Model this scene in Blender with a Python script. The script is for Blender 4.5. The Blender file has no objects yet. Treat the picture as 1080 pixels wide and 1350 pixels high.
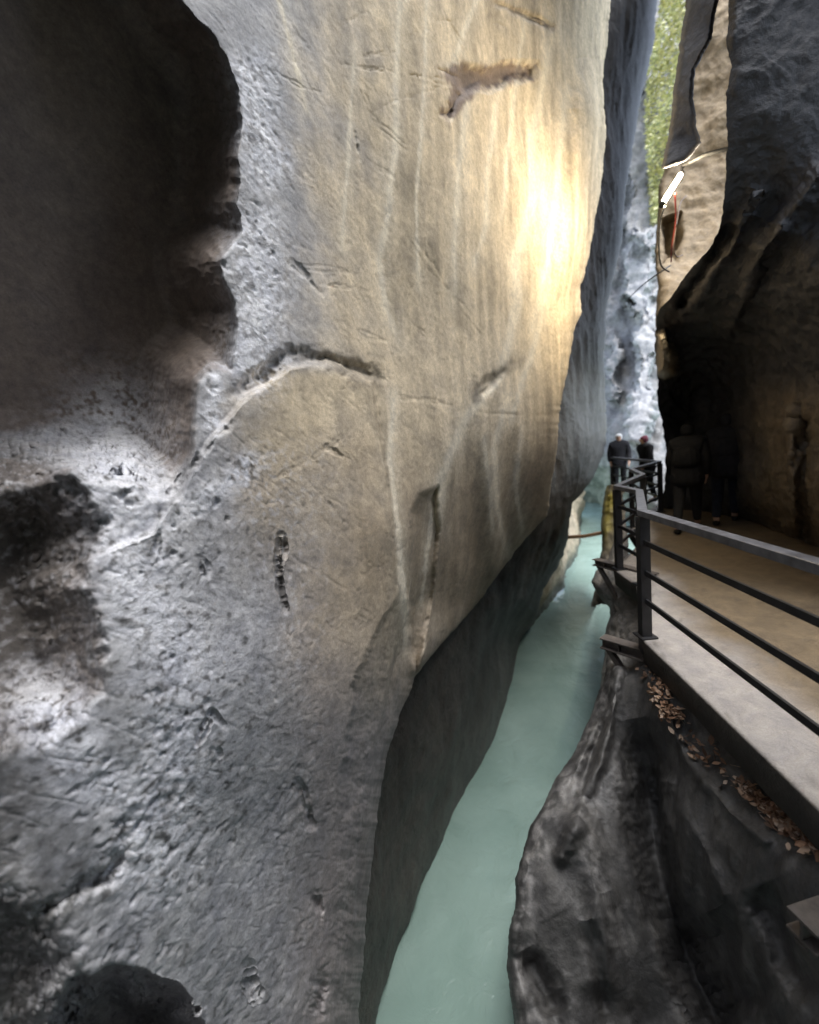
import bpy, bmesh, math, random
import numpy as np
from mathutils import Vector, Matrix
C = bpy.context.scene.collection
rnd = random.Random(7)
nprs = np.random.RandomState(11)

# ------------------------------------------------------------------ camera
F = 520.0                       # focal length in photo pixels (photo is 1080 x 1350)
PITCH, ROLL = math.radians(-7.85), math.radians(6.0)
CAMZ = 1.71                     # eye above the walkway slab (slab top is z = 0)
WZ = -3.5                       # water level
cam_o = np.array([0.0, 0.0, CAMZ])
fw = np.array([0, math.cos(PITCH), math.sin(PITCH)])
r0 = np.array([1.0, 0, 0]); u0 = np.cross(r0, fw)
rt = math.cos(ROLL) * r0 - math.sin(ROLL) * u0
up = math.sin(ROLL) * r0 + math.cos(ROLL) * u0

def ray(px, py):
    px = np.asarray(px, float); py = np.asarray(py, float)
    return fw + rt * ((px - 540) / F)[..., None] - up * ((py - 675) / F)[..., None]
def at(px, py, Z):
    return cam_o + ray(px, py) * np.asarray(Z, float)[..., None]
def at_z(px, py, z):            # where the sight line through a photo pixel meets height z
    r = ray(px, py); return cam_o + r * ((z - CAMZ) / r[..., 2])[..., None]
def depth_z(px, py, z):
    r = ray(px, py); return float((z - CAMZ) / r[..., 2])
def pix(P):
    d = np.asarray(P, float) - cam_o
    z = d @ fw
    return 540 + F * (d @ rt) / z, 675 - F * (d @ up) / z, z

# ------------------------------------------------------------------ noise
def _hash(ix, iy, iz, seed):
    h = (ix * 374761393 + iy * 668265263 + iz * 2147483647 + seed * 974711) & 0xFFFFFFFF
    h = ((h ^ (h >> 13)) * 1274126177) & 0xFFFFFFFF
    return h ^ (h >> 16)
def noise(P, seed=0):
    P = np.asarray(P, float)
    i = np.floor(P).astype(np.int64); f = P - i
    w = f * f * f * (f * (f * 6 - 15) + 10)
    out = np.zeros(len(P))
    for dx in (0, 1):
        for dy in (0, 1):
            for dz in (0, 1):
                h = _hash(i[:, 0] + dx, i[:, 1] + dy, i[:, 2] + dz, seed)
                gx = ((h & 255) / 127.5 - 1); gy = (((h >> 8) & 255) / 127.5 - 1); gz = (((h >> 16) & 255) / 127.5 - 1)
                d = gx * (f[:, 0] - dx) + gy * (f[:, 1] - dy) + gz * (f[:, 2] - dz)
                wt = (w[:, 0] if dx else 1 - w[:, 0]) * (w[:, 1] if dy else 1 - w[:, 1]) * (w[:, 2] if dz else 1 - w[:, 2])
                out += wt * d
    return out * 1.1
def fbm(P, scale, octs=4, seed=0, gain=.5, ridged=False, stretch=(1, 1, 1)):
    Q = P / scale / np.array(stretch, float)
    a, t, s = 1.0, 0, 0
    for o in range(octs):
        n = noise(Q * 2 ** o + 17.3 * o, seed + o)
        if ridged: n = 1 - 2 * np.abs(n) - .5
        t = t + a * n; s += a; a *= gain
    return t / s
def wobble(X, Y, sc=45., seed=0):
    Q = np.stack([X.reshape(-1) / sc, Y.reshape(-1) / sc, np.full(X.size, .37 + seed)], 1)
    return (9 * (noise(Q, seed) + .5 * noise(Q * 2.1, seed + 1) + .3 * noise(Q * 4.3, seed + 2) + .2 * noise(Q * 9.1, seed + 3))).reshape(X.shape)
def terrace(P, scale, steps, seed):     # broken ledges: noise cut into steps with soft treads and crisp risers
    q = fbm(P, scale, 3, seed) * steps * 1.6; f = np.floor(q); return (f + sstep(.72, 1, q - f)) / steps
def sstep(a, b, x):
    t = np.clip((x - a) / (b - a), 0, 1); return t * t * (3 - 2 * t)

# ------------------------------------------------------------------ interpolation helpers
def tps(ctrl):
    c = np.array(ctrl, float); xy = c[:, :2] / 500; v = 1 / c[:, 2]
    def U(d2): return np.where(d2 > 1e-12, d2 * np.log(np.maximum(d2, 1e-12)), 0)
    n = len(xy)
    K = U(((xy[:, None] - xy[None]) ** 2).sum(-1)) + 2e-4 * np.eye(n)
    Pm = np.hstack([np.ones((n, 1)), xy])
    A = np.zeros((n + 3, n + 3)); A[:n, :n] = K; A[:n, n:] = Pm; A[n:, :n] = Pm.T
    sol = np.linalg.solve(A, np.concatenate([v, np.zeros(3)]))
    def f(x, y):
        x = np.asarray(x, float) / 500; y = np.asarray(y, float) / 500
        r = sol[n] + sol[n + 1] * x + sol[n + 2] * y
        for k in range(n):
            r = r + sol[k] * U((x - xy[k, 0]) ** 2 + (y - xy[k, 1]) ** 2)
        return 1 / np.clip(r, 1 / 90, 1 / .45)
    return f
def curve(pts):                 # x as a smooth function of y
    p = sorted((b, a) for a, b in pts); ys = [q[0] for q in p]; xs = [q[1] for q in p]
    return lambda y: np.interp(y, ys, xs)
def seg_dist(x, y, pts):
    d = np.full(x.shape, 1e9); par = np.zeros(x.shape); L = 0
    ln = [math.hypot(b[0] - a[0], b[1] - a[1]) for a, b in zip(pts, pts[1:])]; T = sum(ln)
    for (a, b, l) in zip(pts, pts[1:], ln):
        t = np.clip(((x - a[0]) * (b[0] - a[0]) + (y - a[1]) * (b[1] - a[1])) / max(l * l, 1e-9), 0, 1)
        dd = np.hypot(x - a[0] - t * (b[0] - a[0]), y - a[1] - t * (b[1] - a[1]))
        m = dd < d; d = np.where(m, dd, d); par = np.where(m, (L + t * l) / T, par); L += l
    return d, par
def poly_sd(x, y, pts):         # positive inside
    d, _ = seg_dist(x, y, pts + pts[:1])
    ins = np.zeros(x.shape, bool)
    for a, b in zip(pts, pts[1:] + pts[:1]):
        c = ((a[1] > y) != (b[1] > y))
        xi = (b[0] - a[0]) * (y - a[1]) / ((b[1] - a[1]) or 1e-9) + a[0]
        ins ^= c & (x < xi)
    return np.where(ins, d, -d)

# ------------------------------------------------------------------ object helpers
def tag(o, label=None, cat=None, group=None, kind=None):
    if label: o['label'] = label
    if cat: o['category'] = cat
    if group: o['group'] = group
    if kind: o['kind'] = kind
    return o
def link(name, me, mat=None, parent=None):
    o = bpy.data.objects.new(name, me); C.objects.link(o)
    if mat: me.materials.append(mat)
    if parent: o.parent = parent
    return o
def empty(name, loc=(0, 0, 0), rz=0):
    o = bpy.data.objects.new(name, None); C.objects.link(o); o.location = loc; o.rotation_euler = (0, 0, rz); return o
def grid_mesh(name, P, col=None, wet=None):
    nv, nu = P.shape[:2]
    me = bpy.data.meshes.new(name)
    me.vertices.add(nv * nu); me.vertices.foreach_set('co', P.reshape(-1).astype(np.float32))
    idx = np.arange(nv * nu).reshape(nv, nu)
    q = np.stack([idx[:-1, :-1], idx[1:, :-1], idx[1:, 1:], idx[:-1, 1:]], -1).reshape(-1, 4)
    nf = len(q)
    me.loops.add(nf * 4); me.loops.foreach_set('vertex_index', q.reshape(-1).astype(np.int32))
    me.polygons.add(nf); me.polygons.foreach_set('loop_start', (np.arange(nf) * 4).astype(np.int32))
    me.polygons.foreach_set('loop_total', np.full(nf, 4, np.int32))
    me.polygons.foreach_set('use_smooth', np.ones(nf, bool))
    me.update(calc_edges=True)
    if col is not None:
        a = me.color_attributes.new('rock_tint', 'FLOAT_COLOR', 'POINT')
        rgba = np.ones((nv * nu, 4), np.float32); rgba[:, :3] = col.reshape(-1, col.shape[-1])[:, :3]
        if col.shape[-1] == 4: rgba[:, 3] = col.reshape(-1, 4)[:, 3]
        a.data.foreach_set('color', rgba.reshape(-1))
    if wet is not None:
        a = me.attributes.new('wet', 'FLOAT', 'POINT'); a.data.foreach_set('value', wet.reshape(-1).astype(np.float32))
    return me
def normals(P):
    du = np.gradient(P, axis=1); dv = np.gradient(P, axis=0)
    n = np.cross(du, dv); n /= np.maximum(np.linalg.norm(n, axis=-1, keepdims=True), 1e-9)
    s = np.sign(((cam_o - P) * n).sum(-1, keepdims=True)); s[s == 0] = 1
    return n * s

class Bm:
    def __init__(s): s.b = bmesh.new()
    def hexa(s, c, ax, ay, az):             # box from centre and three half-axis vectors
        c, ax, ay, az = map(Vector, (c, ax, ay, az)); v = []
        for i in (-1, 1):
            for j in (-1, 1):
                for k in (-1, 1): v.append(s.b.verts.new(c + i * ax + j * ay + k * az))
        for f in ((0, 1, 3, 2), (4, 6, 7, 5), (0, 4, 5, 1), (2, 3, 7, 6), (0, 2, 6, 4), (1, 5, 7, 3)):
            s.b.faces.new([v[i] for i in f])
    def bar(s, a, b, w, h, upv=(0, 0, 1)):  # bar from a to b, w wide and h high
        a, b = Vector(a), Vector(b); d = (b - a); l = d.length; d.normalize()
        u = Vector(upv); sd = d.cross(u); sd.normalize(); u2 = sd.cross(d)
        s.hexa((a + b) / 2, d * l / 2, sd * w / 2, u2 * h / 2)
    def tube(s, pts, r, n=8, cap=True):
        pts = [Vector(p) for p in pts]; rings = []
        rs = r if isinstance(r, (list, tuple)) else [r] * len(pts)
        for i, p in enumerate(pts):
            d = (pts[min(i + 1, len(pts) - 1)] - pts[max(i - 1, 0)]).normalized()
            a = d.cross(Vector((0, 0, 1)) if abs(d.z) < .9 else Vector((1, 0, 0))).normalized(); b = d.cross(a)
            rings.append([s.b.verts.new(p + (a * math.cos(k * 2 * math.pi / n) + b * math.sin(k * 2 * math.pi / n)) * rs[i]) for k in range(n)])
        for A, B in zip(rings, rings[1:]):
            for k in range(n):
                f = s.b.faces.new((A[k], A[(k + 1) % n], B[(k + 1) % n], B[k])); f.smooth = True
        if cap: s.b.faces.new(rings[0]); s.b.faces.new(rings[-1][::-1])
    def build(s, name, mat, parent=None, bevel=0):
        bmesh.ops.recalc_face_normals(s.b, faces=s.b.faces)
        if bevel: bmesh.ops.bevel(s.b, geom=s.b.edges[:], offset=bevel, segments=2, affect='EDGES', profile=.5)
        me = bpy.data.meshes.new(name); s.b.to_mesh(me); s.b.free()
        return link(name, me, mat, parent)

# ------------------------------------------------------------------ materials
def new_mat(name):
    m = bpy.data.materials.new(name); m.use_nodes = True
    nt = m.node_tree; nt.nodes.clear()
    out = nt.nodes.new('ShaderNodeOutputMaterial'); b = nt.nodes.new('ShaderNodeBsdfPrincipled')
    nt.links.new(b.outputs[0], out.inputs[0]); return m, nt, b
def N(nt, t, **kw):
    n = nt.nodes.new(t)
    for k, v in kw.items():
        if k in n.inputs.keys() if isinstance(k, str) else False: n.inputs[k].default_value = v
        else: setattr(n, k, v)
    return n
def noise_node(nt, vec, scale, detail=6, rough=.6, dist=0):
    n = nt.nodes.new('ShaderNodeTexNoise'); n.inputs['Scale'].default_value = scale; n.inputs['Detail'].default_value = detail
    n.inputs['Roughness'].default_value = rough; n.inputs['Distortion'].default_value = dist
    nt.links.new(vec, n.inputs['Vector']); return n.outputs['Fac']
def ramp(nt, fac, stops):
    r = nt.nodes.new('ShaderNodeValToRGB'); e = r.color_ramp.elements
    while len(e) < len(stops): e.new(.5)
    for k, (p, c) in enumerate(stops):
        e[k].position = p; e[k].color = (*c, 1) if len(c) == 3 else c
    nt.links.new(fac, r.inputs[0]); return r.outputs[0]
def mix(nt, a, b, fac, mode='MIX'):
    m = nt.nodes.new('ShaderNodeMix'); m.data_type = 'RGBA'; m.blend_type = mode
    for s, v in ((m.inputs[0], fac), (m.inputs[6], a), (m.inputs[7], b)):
        if hasattr(v, 'is_linked') or isinstance(v, bpy.types.NodeSocket): nt.links.new(v, s)
        else: s.default_value = v if not isinstance(v, tuple) or len(v) == 4 else (*v, 1)
    return m.outputs[2]
def bump(nt, b, heights, gain=None):
    prev = None
    for h, st, di in heights:
        n = nt.nodes.new('ShaderNodeBump'); n.inputs['Strength'].default_value = st; n.inputs['Distance'].default_value = di
        nt.links.new(h, n.inputs['Height'])
        if gain is not None:
            mm = nt.nodes.new('ShaderNodeMath'); mm.operation = 'MULTIPLY'; mm.inputs[1].default_value = st; nt.links.new(gain, mm.inputs[0]); nt.links.new(mm.outputs[0], n.inputs['Strength'])
        if prev: nt.links.new(prev, n.inputs['Normal'])
        prev = n.outputs[0]
    nt.links.new(prev, b.inputs['Normal'])
def rock_mat(name, fine=28, s1=.55, s2=.5, rough=.82, spec=.35, grain=.35):
    m, nt, b = new_mat(name)
    geo = nt.nodes.new('ShaderNodeNewGeometry'); vec = geo.outputs['Position']
    at_ = nt.nodes.new('ShaderNodeAttribute'); at_.attribute_name = 'rock_tint'
    wt = nt.nodes.new('ShaderNodeAttribute'); wt.attribute_name = 'wet'
    n1 = noise_node(nt, vec, fine, 8, .68); n2 = noise_node(nt, vec, fine * 4.3, 5, .65); n3 = noise_node(nt, vec, fine * .22, 6, .6, .6)
    vo = nt.nodes.new('ShaderNodeTexVoronoi'); vo.inputs['Scale'].default_value = fine * 1.6; nt.links.new(vec, vo.inputs['Vector'])
    g1 = ramp(nt, n1, [(.25, (1 - grain,) * 3), (.7, (1 + grain * .4,) * 3)])
    g3 = ramp(nt, n3, [(.3, (.78, .78, .8)), (.7, (1.12, 1.1, 1.06))])
    g2 = ramp(nt, n2, [(.3, (.82,) * 3), (.65, (1.1,) * 3)])
    c = mix(nt, at_.outputs['Color'], g1, 1, 'MULTIPLY'); c = mix(nt, c, g3, 1, 'MULTIPLY'); c = mix(nt, c, g2, 1, 'MULTIPLY')
    nt.links.new(c, b.inputs['Base Color'])
    mr = nt.nodes.new('ShaderNodeMapRange'); mr.inputs['To Min'].default_value = rough; mr.inputs['To Max'].default_value = .28
    nt.links.new(wt.outputs['Fac'], mr.inputs['Value']); nt.links.new(mr.outputs[0], b.inputs['Roughness'])
    b.inputs['Specular IOR Level'].default_value = spec
    bump(nt, b, [(n3, .5, .05), (n1, s1, .02), (vo.outputs['Distance'], s2 * .35, .012), (n2, s2, .006)], at_.outputs['Alpha'])
    return m
def plain(name, col, rough=.6, metal=0, var=.25, scale=12, bmp=.15, spec=.5):
    m, nt, b = new_mat(name)
    tc = nt.nodes.new('ShaderNodeTexCoord'); vec = tc.outputs['Object']
    n = noise_node(nt, vec, scale, 6, .6)
    c = ramp(nt, n, [(.3, tuple(x * (1 - var) for x in col)), (.7, tuple(x * (1 + var) for x in col))])
    nt.links.new(c, b.inputs['Base Color']); b.inputs['Roughness'].default_value = rough; b.inputs['Metallic'].default_value = metal
    b.inputs['Specular IOR Level'].default_value = spec
    bump(nt, b, [(noise_node(nt, vec, scale * 5, 5), bmp, .004)])
    return m
M_ROCK = rock_mat('limestone', 26, .5, .45)
M_WET = rock_mat('wet_limestone', 20, .7, .6, rough=.6, spec=.5, grain=.45)
M_FAR = rock_mat('far_limestone', 6, .8, .6, rough=.8, grain=.4)

# ------------------------------------------------------------------ rock sheets: a cliff surface given by its distance along sight lines
def spaced(a, b, fine_a, fine_b, step, growth=1.16):
    xs = list(np.arange(fine_a, fine_b + step * .5, step)); s = step; x = fine_b
    while x < b: s = min(s * growth, 160); x += s; xs.append(min(x, b))
    s = step; x = fine_a; pre = []
    while x > a: s = min(s * growth, 160); x -= s; pre.append(max(x, a))
    return np.array(pre[::-1] + xs)

def sheet(name, ctrl, ys, xl, xr, ustep, mat, shape=None, paint=None, edge_r=None, edge_l=None, disp=None, back_r=0, back_l=0, xfine=None):
    """edge_*: (px, m) rounding of a free edge, back_*: metres the rock goes on behind that edge."""
    f = tps(ctrl)
    Y = ys[:, None]
    XL = xl(ys)[:, None]; XR = xr(ys)[:, None]
    def jag(seed): return (wobble(np.zeros(len(ys)), ys, 26., seed) * .28 + wobble(np.zeros(len(ys)), ys, 7., seed + 3) * .13)[:, None]
    sd_ = int(abs(ctrl[0][2]) * 37)
    if back_l: XL = XL + jag(sd_)
    if back_r: XR = XR + jag(sd_ + 9)
    if xfine is None:
        nu = int(np.max(np.clip(XR, -200, 1300) - np.clip(XL, -200, 1300)) / ustep) + 2
        t = np.linspace(0, 1, nu)
    else: t = xfine
    X = XL + (XR - XL) * t[None]; Y = np.broadcast_to(Y, X.shape).copy()
    Z = f(X, Y)
    if shape is not None: Z = Z * shape(X, Y, Z)
    if edge_r:
        d = np.clip((XR - X) / edge_r[0], 0, 1); Z = Z + edge_r[1] * (1 - np.sqrt(1 - (1 - d) ** 2))
    if edge_l:
        d = np.clip((X - XL) / edge_l[0], 0, 1); Z = Z + edge_l[1] * (1 - np.sqrt(1 - (1 - d) ** 2))
    P = at(X, Y, Z)
    if back_r:
        k = np.linspace(0, 1, 14)[1:]; Xb = XR - 7 * k[None] ** .5 * np.ones_like(XR) ; Zb = Z[:, -1:] + back_r * k[None] ** 1.5
        Pb = at(Xb, np.broadcast_to(Y[:, :1], Xb.shape), Zb); P = np.concatenate([P, Pb], 1); X = np.concatenate([X, Xb], 1); Y = np.concatenate([Y, np.broadcast_to(Y[:, :1], Xb.shape)], 1)
    if back_l:
        k = np.linspace(0, 1, 14)[:0:-1]; Xb = XL + 7 * k[None] ** .5 * np.ones_like(XL); Zb = Z[:, :1] + back_l * k[None] ** 1.5
        Pb = at(Xb, np.broadcast_to(Y[:, :1], Xb.shape), Zb); P = np.concatenate([Pb, P], 1); X = np.concatenate([Xb, X], 1); Y = np.concatenate([np.broadcast_to(Y[:, :1], Xb.shape), Y], 1)
    n = normals(P); tp = np.ones(P.shape[:2]); nb = 13
    if back_r: tp[:, -nb:] = 0; tp *= sstep(-1, 12, XR - X)
    if back_l: tp[:, :nb] = 0; tp *= sstep(-1, 12, X - XL)
    if disp is not None:
        d = disp(P.reshape(-1, 3), X.reshape(-1), Y.reshape(-1)).reshape(P.shape[:2]); P = P + n * (d * tp)[..., None]
    col, wet = paint(P.reshape(-1, 3), X.reshape(-1), Y.reshape(-1)) if paint else (np.full((P.shape[0] * P.shape[1], 3), .3), np.zeros(P.shape[0] * P.shape[1]))
    return link(name, grid_mesh(name, P, col, wet), mat)

GN = np.array([.9, -.43, 0]); GN /= np.linalg.norm(GN)      # left wall faces this way
def on_vertical(px, py, ref):                                # depth where a sight line meets the upright plane through ref
    r = ray(px, py); return float(((ref - cam_o) @ GN) / (r @ GN))

# ================================================================== LEFT WALL
A_sil = curve([(850, -2600), (838, -600), (815, -120), (806, 0), (803, 40), (795, 110), (800, 170), (792, 250), (780, 320), (772, 365), (766, 375), (768, 410),
               (757, 440), (750, 480), (742, 520), (737, 560), (735, 600), (728, 640), (722, 680), (690, 715), (655, 760), (622, 805),
               (590, 840), (566, 870), (548, 892), (540, 915), (527, 945), (514, 985), (503, 1040), (495, 1100), (488, 1160), (482, 1230),
               (477, 1300), (473, 1350), (455, 1700), (440, 2600)])
ctrlA = []
for y, row in {
    0:    [(0, 1.5), (150, 1.72), (250, 1.95), (310, 2.1), (430, 2.5), (520, 2.9), (600, 3.4), (700, 4.5), (760, 5.3), (800, 6.0)],
    150:  [(0, 1.45), (150, 1.68), (310, 2.08), (430, 2.52), (520, 2.95), (600, 3.5), (700, 4.7), (760, 5.5), (790, 6.0)],
    300:  [(0, 1.4), (150, 1.63), (310, 2.05), (430, 2.52), (520, 3.0), (600, 3.6), (700, 4.85), (770, 5.85)],
    450:  [(0, 1.35), (150, 1.6), (310, 2.0), (430, 2.5), (520, 3.05), (600, 3.7), (700, 5.0), (745, 5.75)],
    600:  [(0, 1.3), (150, 1.53), (310, 1.95), (430, 2.42), (520, 2.98), (600, 3.75), (700, 5.1), (735, 5.8)],
    700:  [(0, 1.27), (150, 1.5), (310, 1.9), (430, 2.36), (520, 2.9), (600, 4.1), (690, 5.9)],
    800:  [(0, 1.24), (150, 1.46), (310, 1.86), (430, 2.3), (520, 2.95), (600, 4.6)],
    900:  [(0, 1.2), (150, 1.42), (310, 1.8), (430, 2.25), (500, 2.7), (548, 3.4)],
    1100: [(0, 1.17), (150, 1.38), (310, 1.77), (430, 2.25), (490, 2.68)],
    1350: [(0, 1.13), (150, 1.34), (310, 1.74), (430, 2.2), (475, 2.6)],
}.items():
    ctrlA += [(x, y, z) for x, z in row]
refA = at(np.array(430.), np.array(300.), np.array(2.6))
for x in (-1500, -700, -250): 
    for y in (-900, 0, 700, 1350): ctrlA.append((x, y, max(.3, .93 * on_vertical(x, y, at(np.array(0.), np.array(675.), np.array(1.28))))))
for x, zt, g in ((0, 1.6, 1.2), (250, 2.1, 1.1), (430, 2.4, .9), (600, 3.15, .85), (800, 5.3, .85)):
    ctrlA += [(x, -300, zt), (x, -900, zt * g), (x, -2200, zt * g * g)]
for x, zt in ((0, 1.1), (200, 1.4), (430, 2.2)):
    ctrlA += [(x, 1700, zt), (x, 2600, zt * .8)]

CAV1 = [(-900, -700), (150, -130), (243, 0), (278, 37), (301, 79), (315, 120), (318, 153), (313, 204), (320, 240), (311, 268), (318, 305), (291, 342), (297, 366),
        (311, 398), (309, 444), (306, 490), (280, 488), (264, 505), (260, 555), (256, 600), (228, 640), (205, 610), (185, 590), (150, 560), (100, 560), (0, 580), (-300, 640), (-900, 640)]
CAV1D = CAV1[:19] + [(240, 700), (150, 860), (-900, 900)]
CAV_B = ([-900, 0, 100, 150, 190, 228, 256], [620, 600, 585, 590, 605, 622, 615])
CAV2 = [(-1200, 560), (-100, 590), (60, 600), (112, 640), (137, 690), (128, 745), (120, 775), (134, 810), (142, 860), (136, 915), (100, 955), (30, 985), (-100, 1010), (-1200, 1150)]
CAV3 = [(50, 1420), (70, 1320), (100, 1285), (140, 1266), (195, 1284), (240, 1308), (272, 1352), (290, 1450)]
BLOCK = [(-300, 900), (200, 700), (290, 560), (330, 515), (380, 482), (430, 474), (494, 500), (502, 560), (513, 640), (526, 720), (535, 790), (520, 860), (490, 1000), (478, 1400), (-300, 1500)]
NOTCH = [(575, 92), (608, 80), (640, 86), (672, 80), (706, 84), (703, 104), (680, 108), (655, 113), (628, 124), (606, 148), (592, 166), (580, 152), (590, 118)]
DRIPS = [([(526, -60), (521, 93), (521, 185), (512, 278), (503, 343), (510, 398), (528, 454)], 3.2), ([(620, 100), (614, 139), (602, 241), (598, 333), (600, 398)], 3.5),
         ([(662, 110), (656, 139), (644, 222), (642, 296), (623, 352)], 2.8), ([(728, 40), (720, 83), (702, 185), (704, 259), (679, 343), (683, 398), (669, 454), (656, 502), (616, 548), (600, 583), (580, 629), (577, 705)], 5),
         ([(667, 532), (651, 588), (656, 655), (667, 726)], 3.2), ([(636, 573), (646, 634), (651, 705)], 2.4), ([(640, -60), (628, 0), (609, 46), (592, 95)], 3.2), ([(720, 384), (712, 430), (690, 500), (672, 560)], 3),
         ([(519, 517), (514, 604), (524, 685), (529, 756), (534, 858)], 2.8), ([(692, 20), (676, 150), (662, 290)], 2.0), ([(560, -20), (556, 130), (548, 260), (552, 380)], 1.8),
         ([(360, -40), (385, 60), (405, 150)], 2.4), ([(745, 120), (735, 260), (722, 350), (700, 440)], 3), ([(575, 640), (562, 720), (556, 800)], 2.2), ([(690, 560), (680, 640), (690, 700)], 2.6), ([(468, 60), (460, 200), (452, 330)], 1.8)]
CRACKS = [([(374, 708), (371, 730), (368, 752)], 3.4, .03), ([(368, 742), (369, 772), (378, 806)], 3.0, .03), ([(338, 492), (372, 468), (402, 462)], 6, .04), ([(398, 466), (430, 474), (452, 486), (496, 496)], 9, .045), ([(316, 516), (345, 500), (358, 484)], 10, .06),
          ([(218, 655), (245, 620), (275, 590), (300, 560)], 5, .05), ([(680, 476), (660, 492), (628, 520)], 6, .03), ([(430, 590), (470, 610), (500, 622), (520, 640)], 1.8, .014),
          ([(395, 1030), (402, 1050), (410, 1085)], 3.5, .03), ([(418, 1180), (425, 1215)], 5, .04), ([(385, 345), (405, 365), (424, 388)], 3, .012), ([(287, 980), (294, 1010)], 2.5, .02), ([(408, 1075), (414, 1090)], 4, .04),
          ([(655, 4), (690, 18), (722, 36)], 4, .03), ([(540, 310), (580, 370), (620, 420), (660, 470)], 1.3, .004), ([(470, 340), (520, 400), (570, 450)], 1.6, .006), ([(505, 520), (570, 530), (640, 545), (735, 548)], 1.4, .004),
          ([(160, 1090), (165, 1120), (130, 1160), (60, 1200), (0, 1230)], 9, .05), ([(265, 735), (275, 760)], 3, .02), ([(210, 700), (208, 735)], 3, .02), ([(300, 960), (280, 940), (260, 985)], 2.5, .02),
          ([(420, 1340), (425, 1290)], 9, .05), ([(330, 1280), (338, 1320)], 6, .03), ([(345, 640), (420, 600), (470, 560)], 1.2, .005), 
          ([(545, 900), (500, 960), (470, 1010)], 2, .008), ([(465, 160), (475, 210)], 2.5, .012), ([(250, 455), (262, 478), (284, 492)], 4, .03), ([(282, 335), (300, 352)], 4, .02)]

FRACT = []
for _ in range(46):
    x, y = rnd.uniform(330, 760), rnd.uniform(-20, 760); a = rnd.choice([rnd.gauss(.75, .22), rnd.gauss(.75, .22), rnd.gauss(.15, .15), rnd.gauss(-.6, .2), rnd.gauss(1.5, .12)]); pts = [(x, y)]
    for k in range(rnd.randint(2, 5)):
        a += rnd.gauss(0, .18); l = rnd.uniform(12, 38); x += l * math.cos(a); y += l * math.sin(a); pts.append((x, y))
    FRACT.append((pts, rnd.uniform(.9, 1.4), rnd.uniform(.0015, .0045)))
def shapeA(X, Y, Z):
    wob = 1.6 * wobble(X, Y)
    s = np.ones_like(X); wb2 = np.clip(wobble(X, Y, 22., 40) / 9 + .3, 0, 1)
    d = poly_sd(X, Y, CAV1D) + wob * .35; cb = np.interp(X, *CAV_B)
    up_ = sstep(700, 480, Y)
    tt = np.clip((Y + 130) / 670, 0, 1); s += (.06 * sstep(0, 12, d) + .10 * sstep(0, 60, d) + .46 * tt * sstep(-5, 90, d)) * sstep(cb + 48, cb - 30, Y + 1.1 * wob)
    d = poly_sd(X, Y, CAV2) + wob * 1.2
    s += .03 * sstep(-6, 22, d) + .20 * sstep(-10, 110, d)
    d = poly_sd(X, Y, [(-1200, 1000), (-100, 1110), (40, 1190), (90, 1260), (130, 1420), (100, 1700), (-1200, 2000)]) + wob * 1.5
    s += .16 * sstep(-20, 90, d)
    d = poly_sd(X, Y, CAV3) + wob
    s += .10 * sstep(-2, 10, d) + .25 * sstep(0, 60, d)
    d = poly_sd(X, Y, BLOCK) + wob * .25
    s -= .035 * sstep(-3, 5, d) * sstep(-100, 260, X) * sstep(1150, 850, Y)
    d = poly_sd(X, Y, [(541, 676), (552, 652), (577, 641), (578, 700), (572, 780), (560, 850), (549, 896), (538, 860), (534, 760)]) + wob * .25
    s += .035 * sstep(-2, 7, d) + .02 * sstep(0, 20, d)
    rx = np.interp(Y, [740, 787, 828, 860, 930, 1020, 1150, 1350], [530, 522, 496, 480, 462, 448, 436, 425])
    s += .09 * sstep(0, 70, X - rx + .6 * wob) * sstep(745, 800, Y) * sstep(560, 535, X) + .02 * sstep(-2, 8, X - rx + .6 * wob) * sstep(745, 800, Y) * sstep(1150, 900, Y)
    s -= .034 * np.exp(-((X - 762 + .12 * (Y - 220) + .3 * wob) / 17) ** 2) * sstep(60, 150, Y) * sstep(420, 320, Y)
    d = poly_sd(X, Y, NOTCH) + wob * 1.1
    s += .03 * sstep(-4, 16, d)
    # fluted lower part of the bulge
    flx = X - (552 + (Y - 640) * -.02); s += .0 * np.exp(-(flx / 15) ** 2) * sstep(640, 655, Y) * sstep(930, 860, Y)
    for (cx, amp, w) in ((620, .02, 18), (672, .022, 16), (590, -.012, 12), (648, -.014, 12)):
        s += amp * np.exp(-((X - cx - (Y - 640) * .06) / w) ** 2) * sstep(520, 620, Y)
    for pts, w, dep in CRACKS + FRACT:
        x0 = min(p[0] for p in pts) - 40; x1 = max(p[0] for p in pts) + 40; y0 = min(p[1] for p in pts) - 40; y1 = max(p[1] for p in pts) + 40
        m = (X > x0) & (X < x1) & (Y > y0) & (Y < y1)
        dd, par = seg_dist(X[m], Y[m], pts)
        s[m] += .5 * dep * np.exp(-((dd + .5 * wob[m]) / (w * (.75 + .5 * wb2[m]))) ** 2) * (np.sin(np.clip(par, .02, .98) * np.pi)) ** .35 * np.clip(.6 + 1.2 * wb2[m], 0, 1.2)
    return s
CALCITE_SHEEN = (([(150, 565), (165, 680), (185, 790), (235, 880), (225, 1000), (190, 1130)], 62), ([(335, 300), (345, 400), (330, 480)], 36), ([(330, 90), (350, 220)], 30), ([(60, 930), (120, 1020), (200, 1060)], 50), ([(285, 500), (282, 560)], 12), ([(230, 690), (330, 610)], 16))  # pale calcite bands, whitened in colour for the cool daylight sheen
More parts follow.
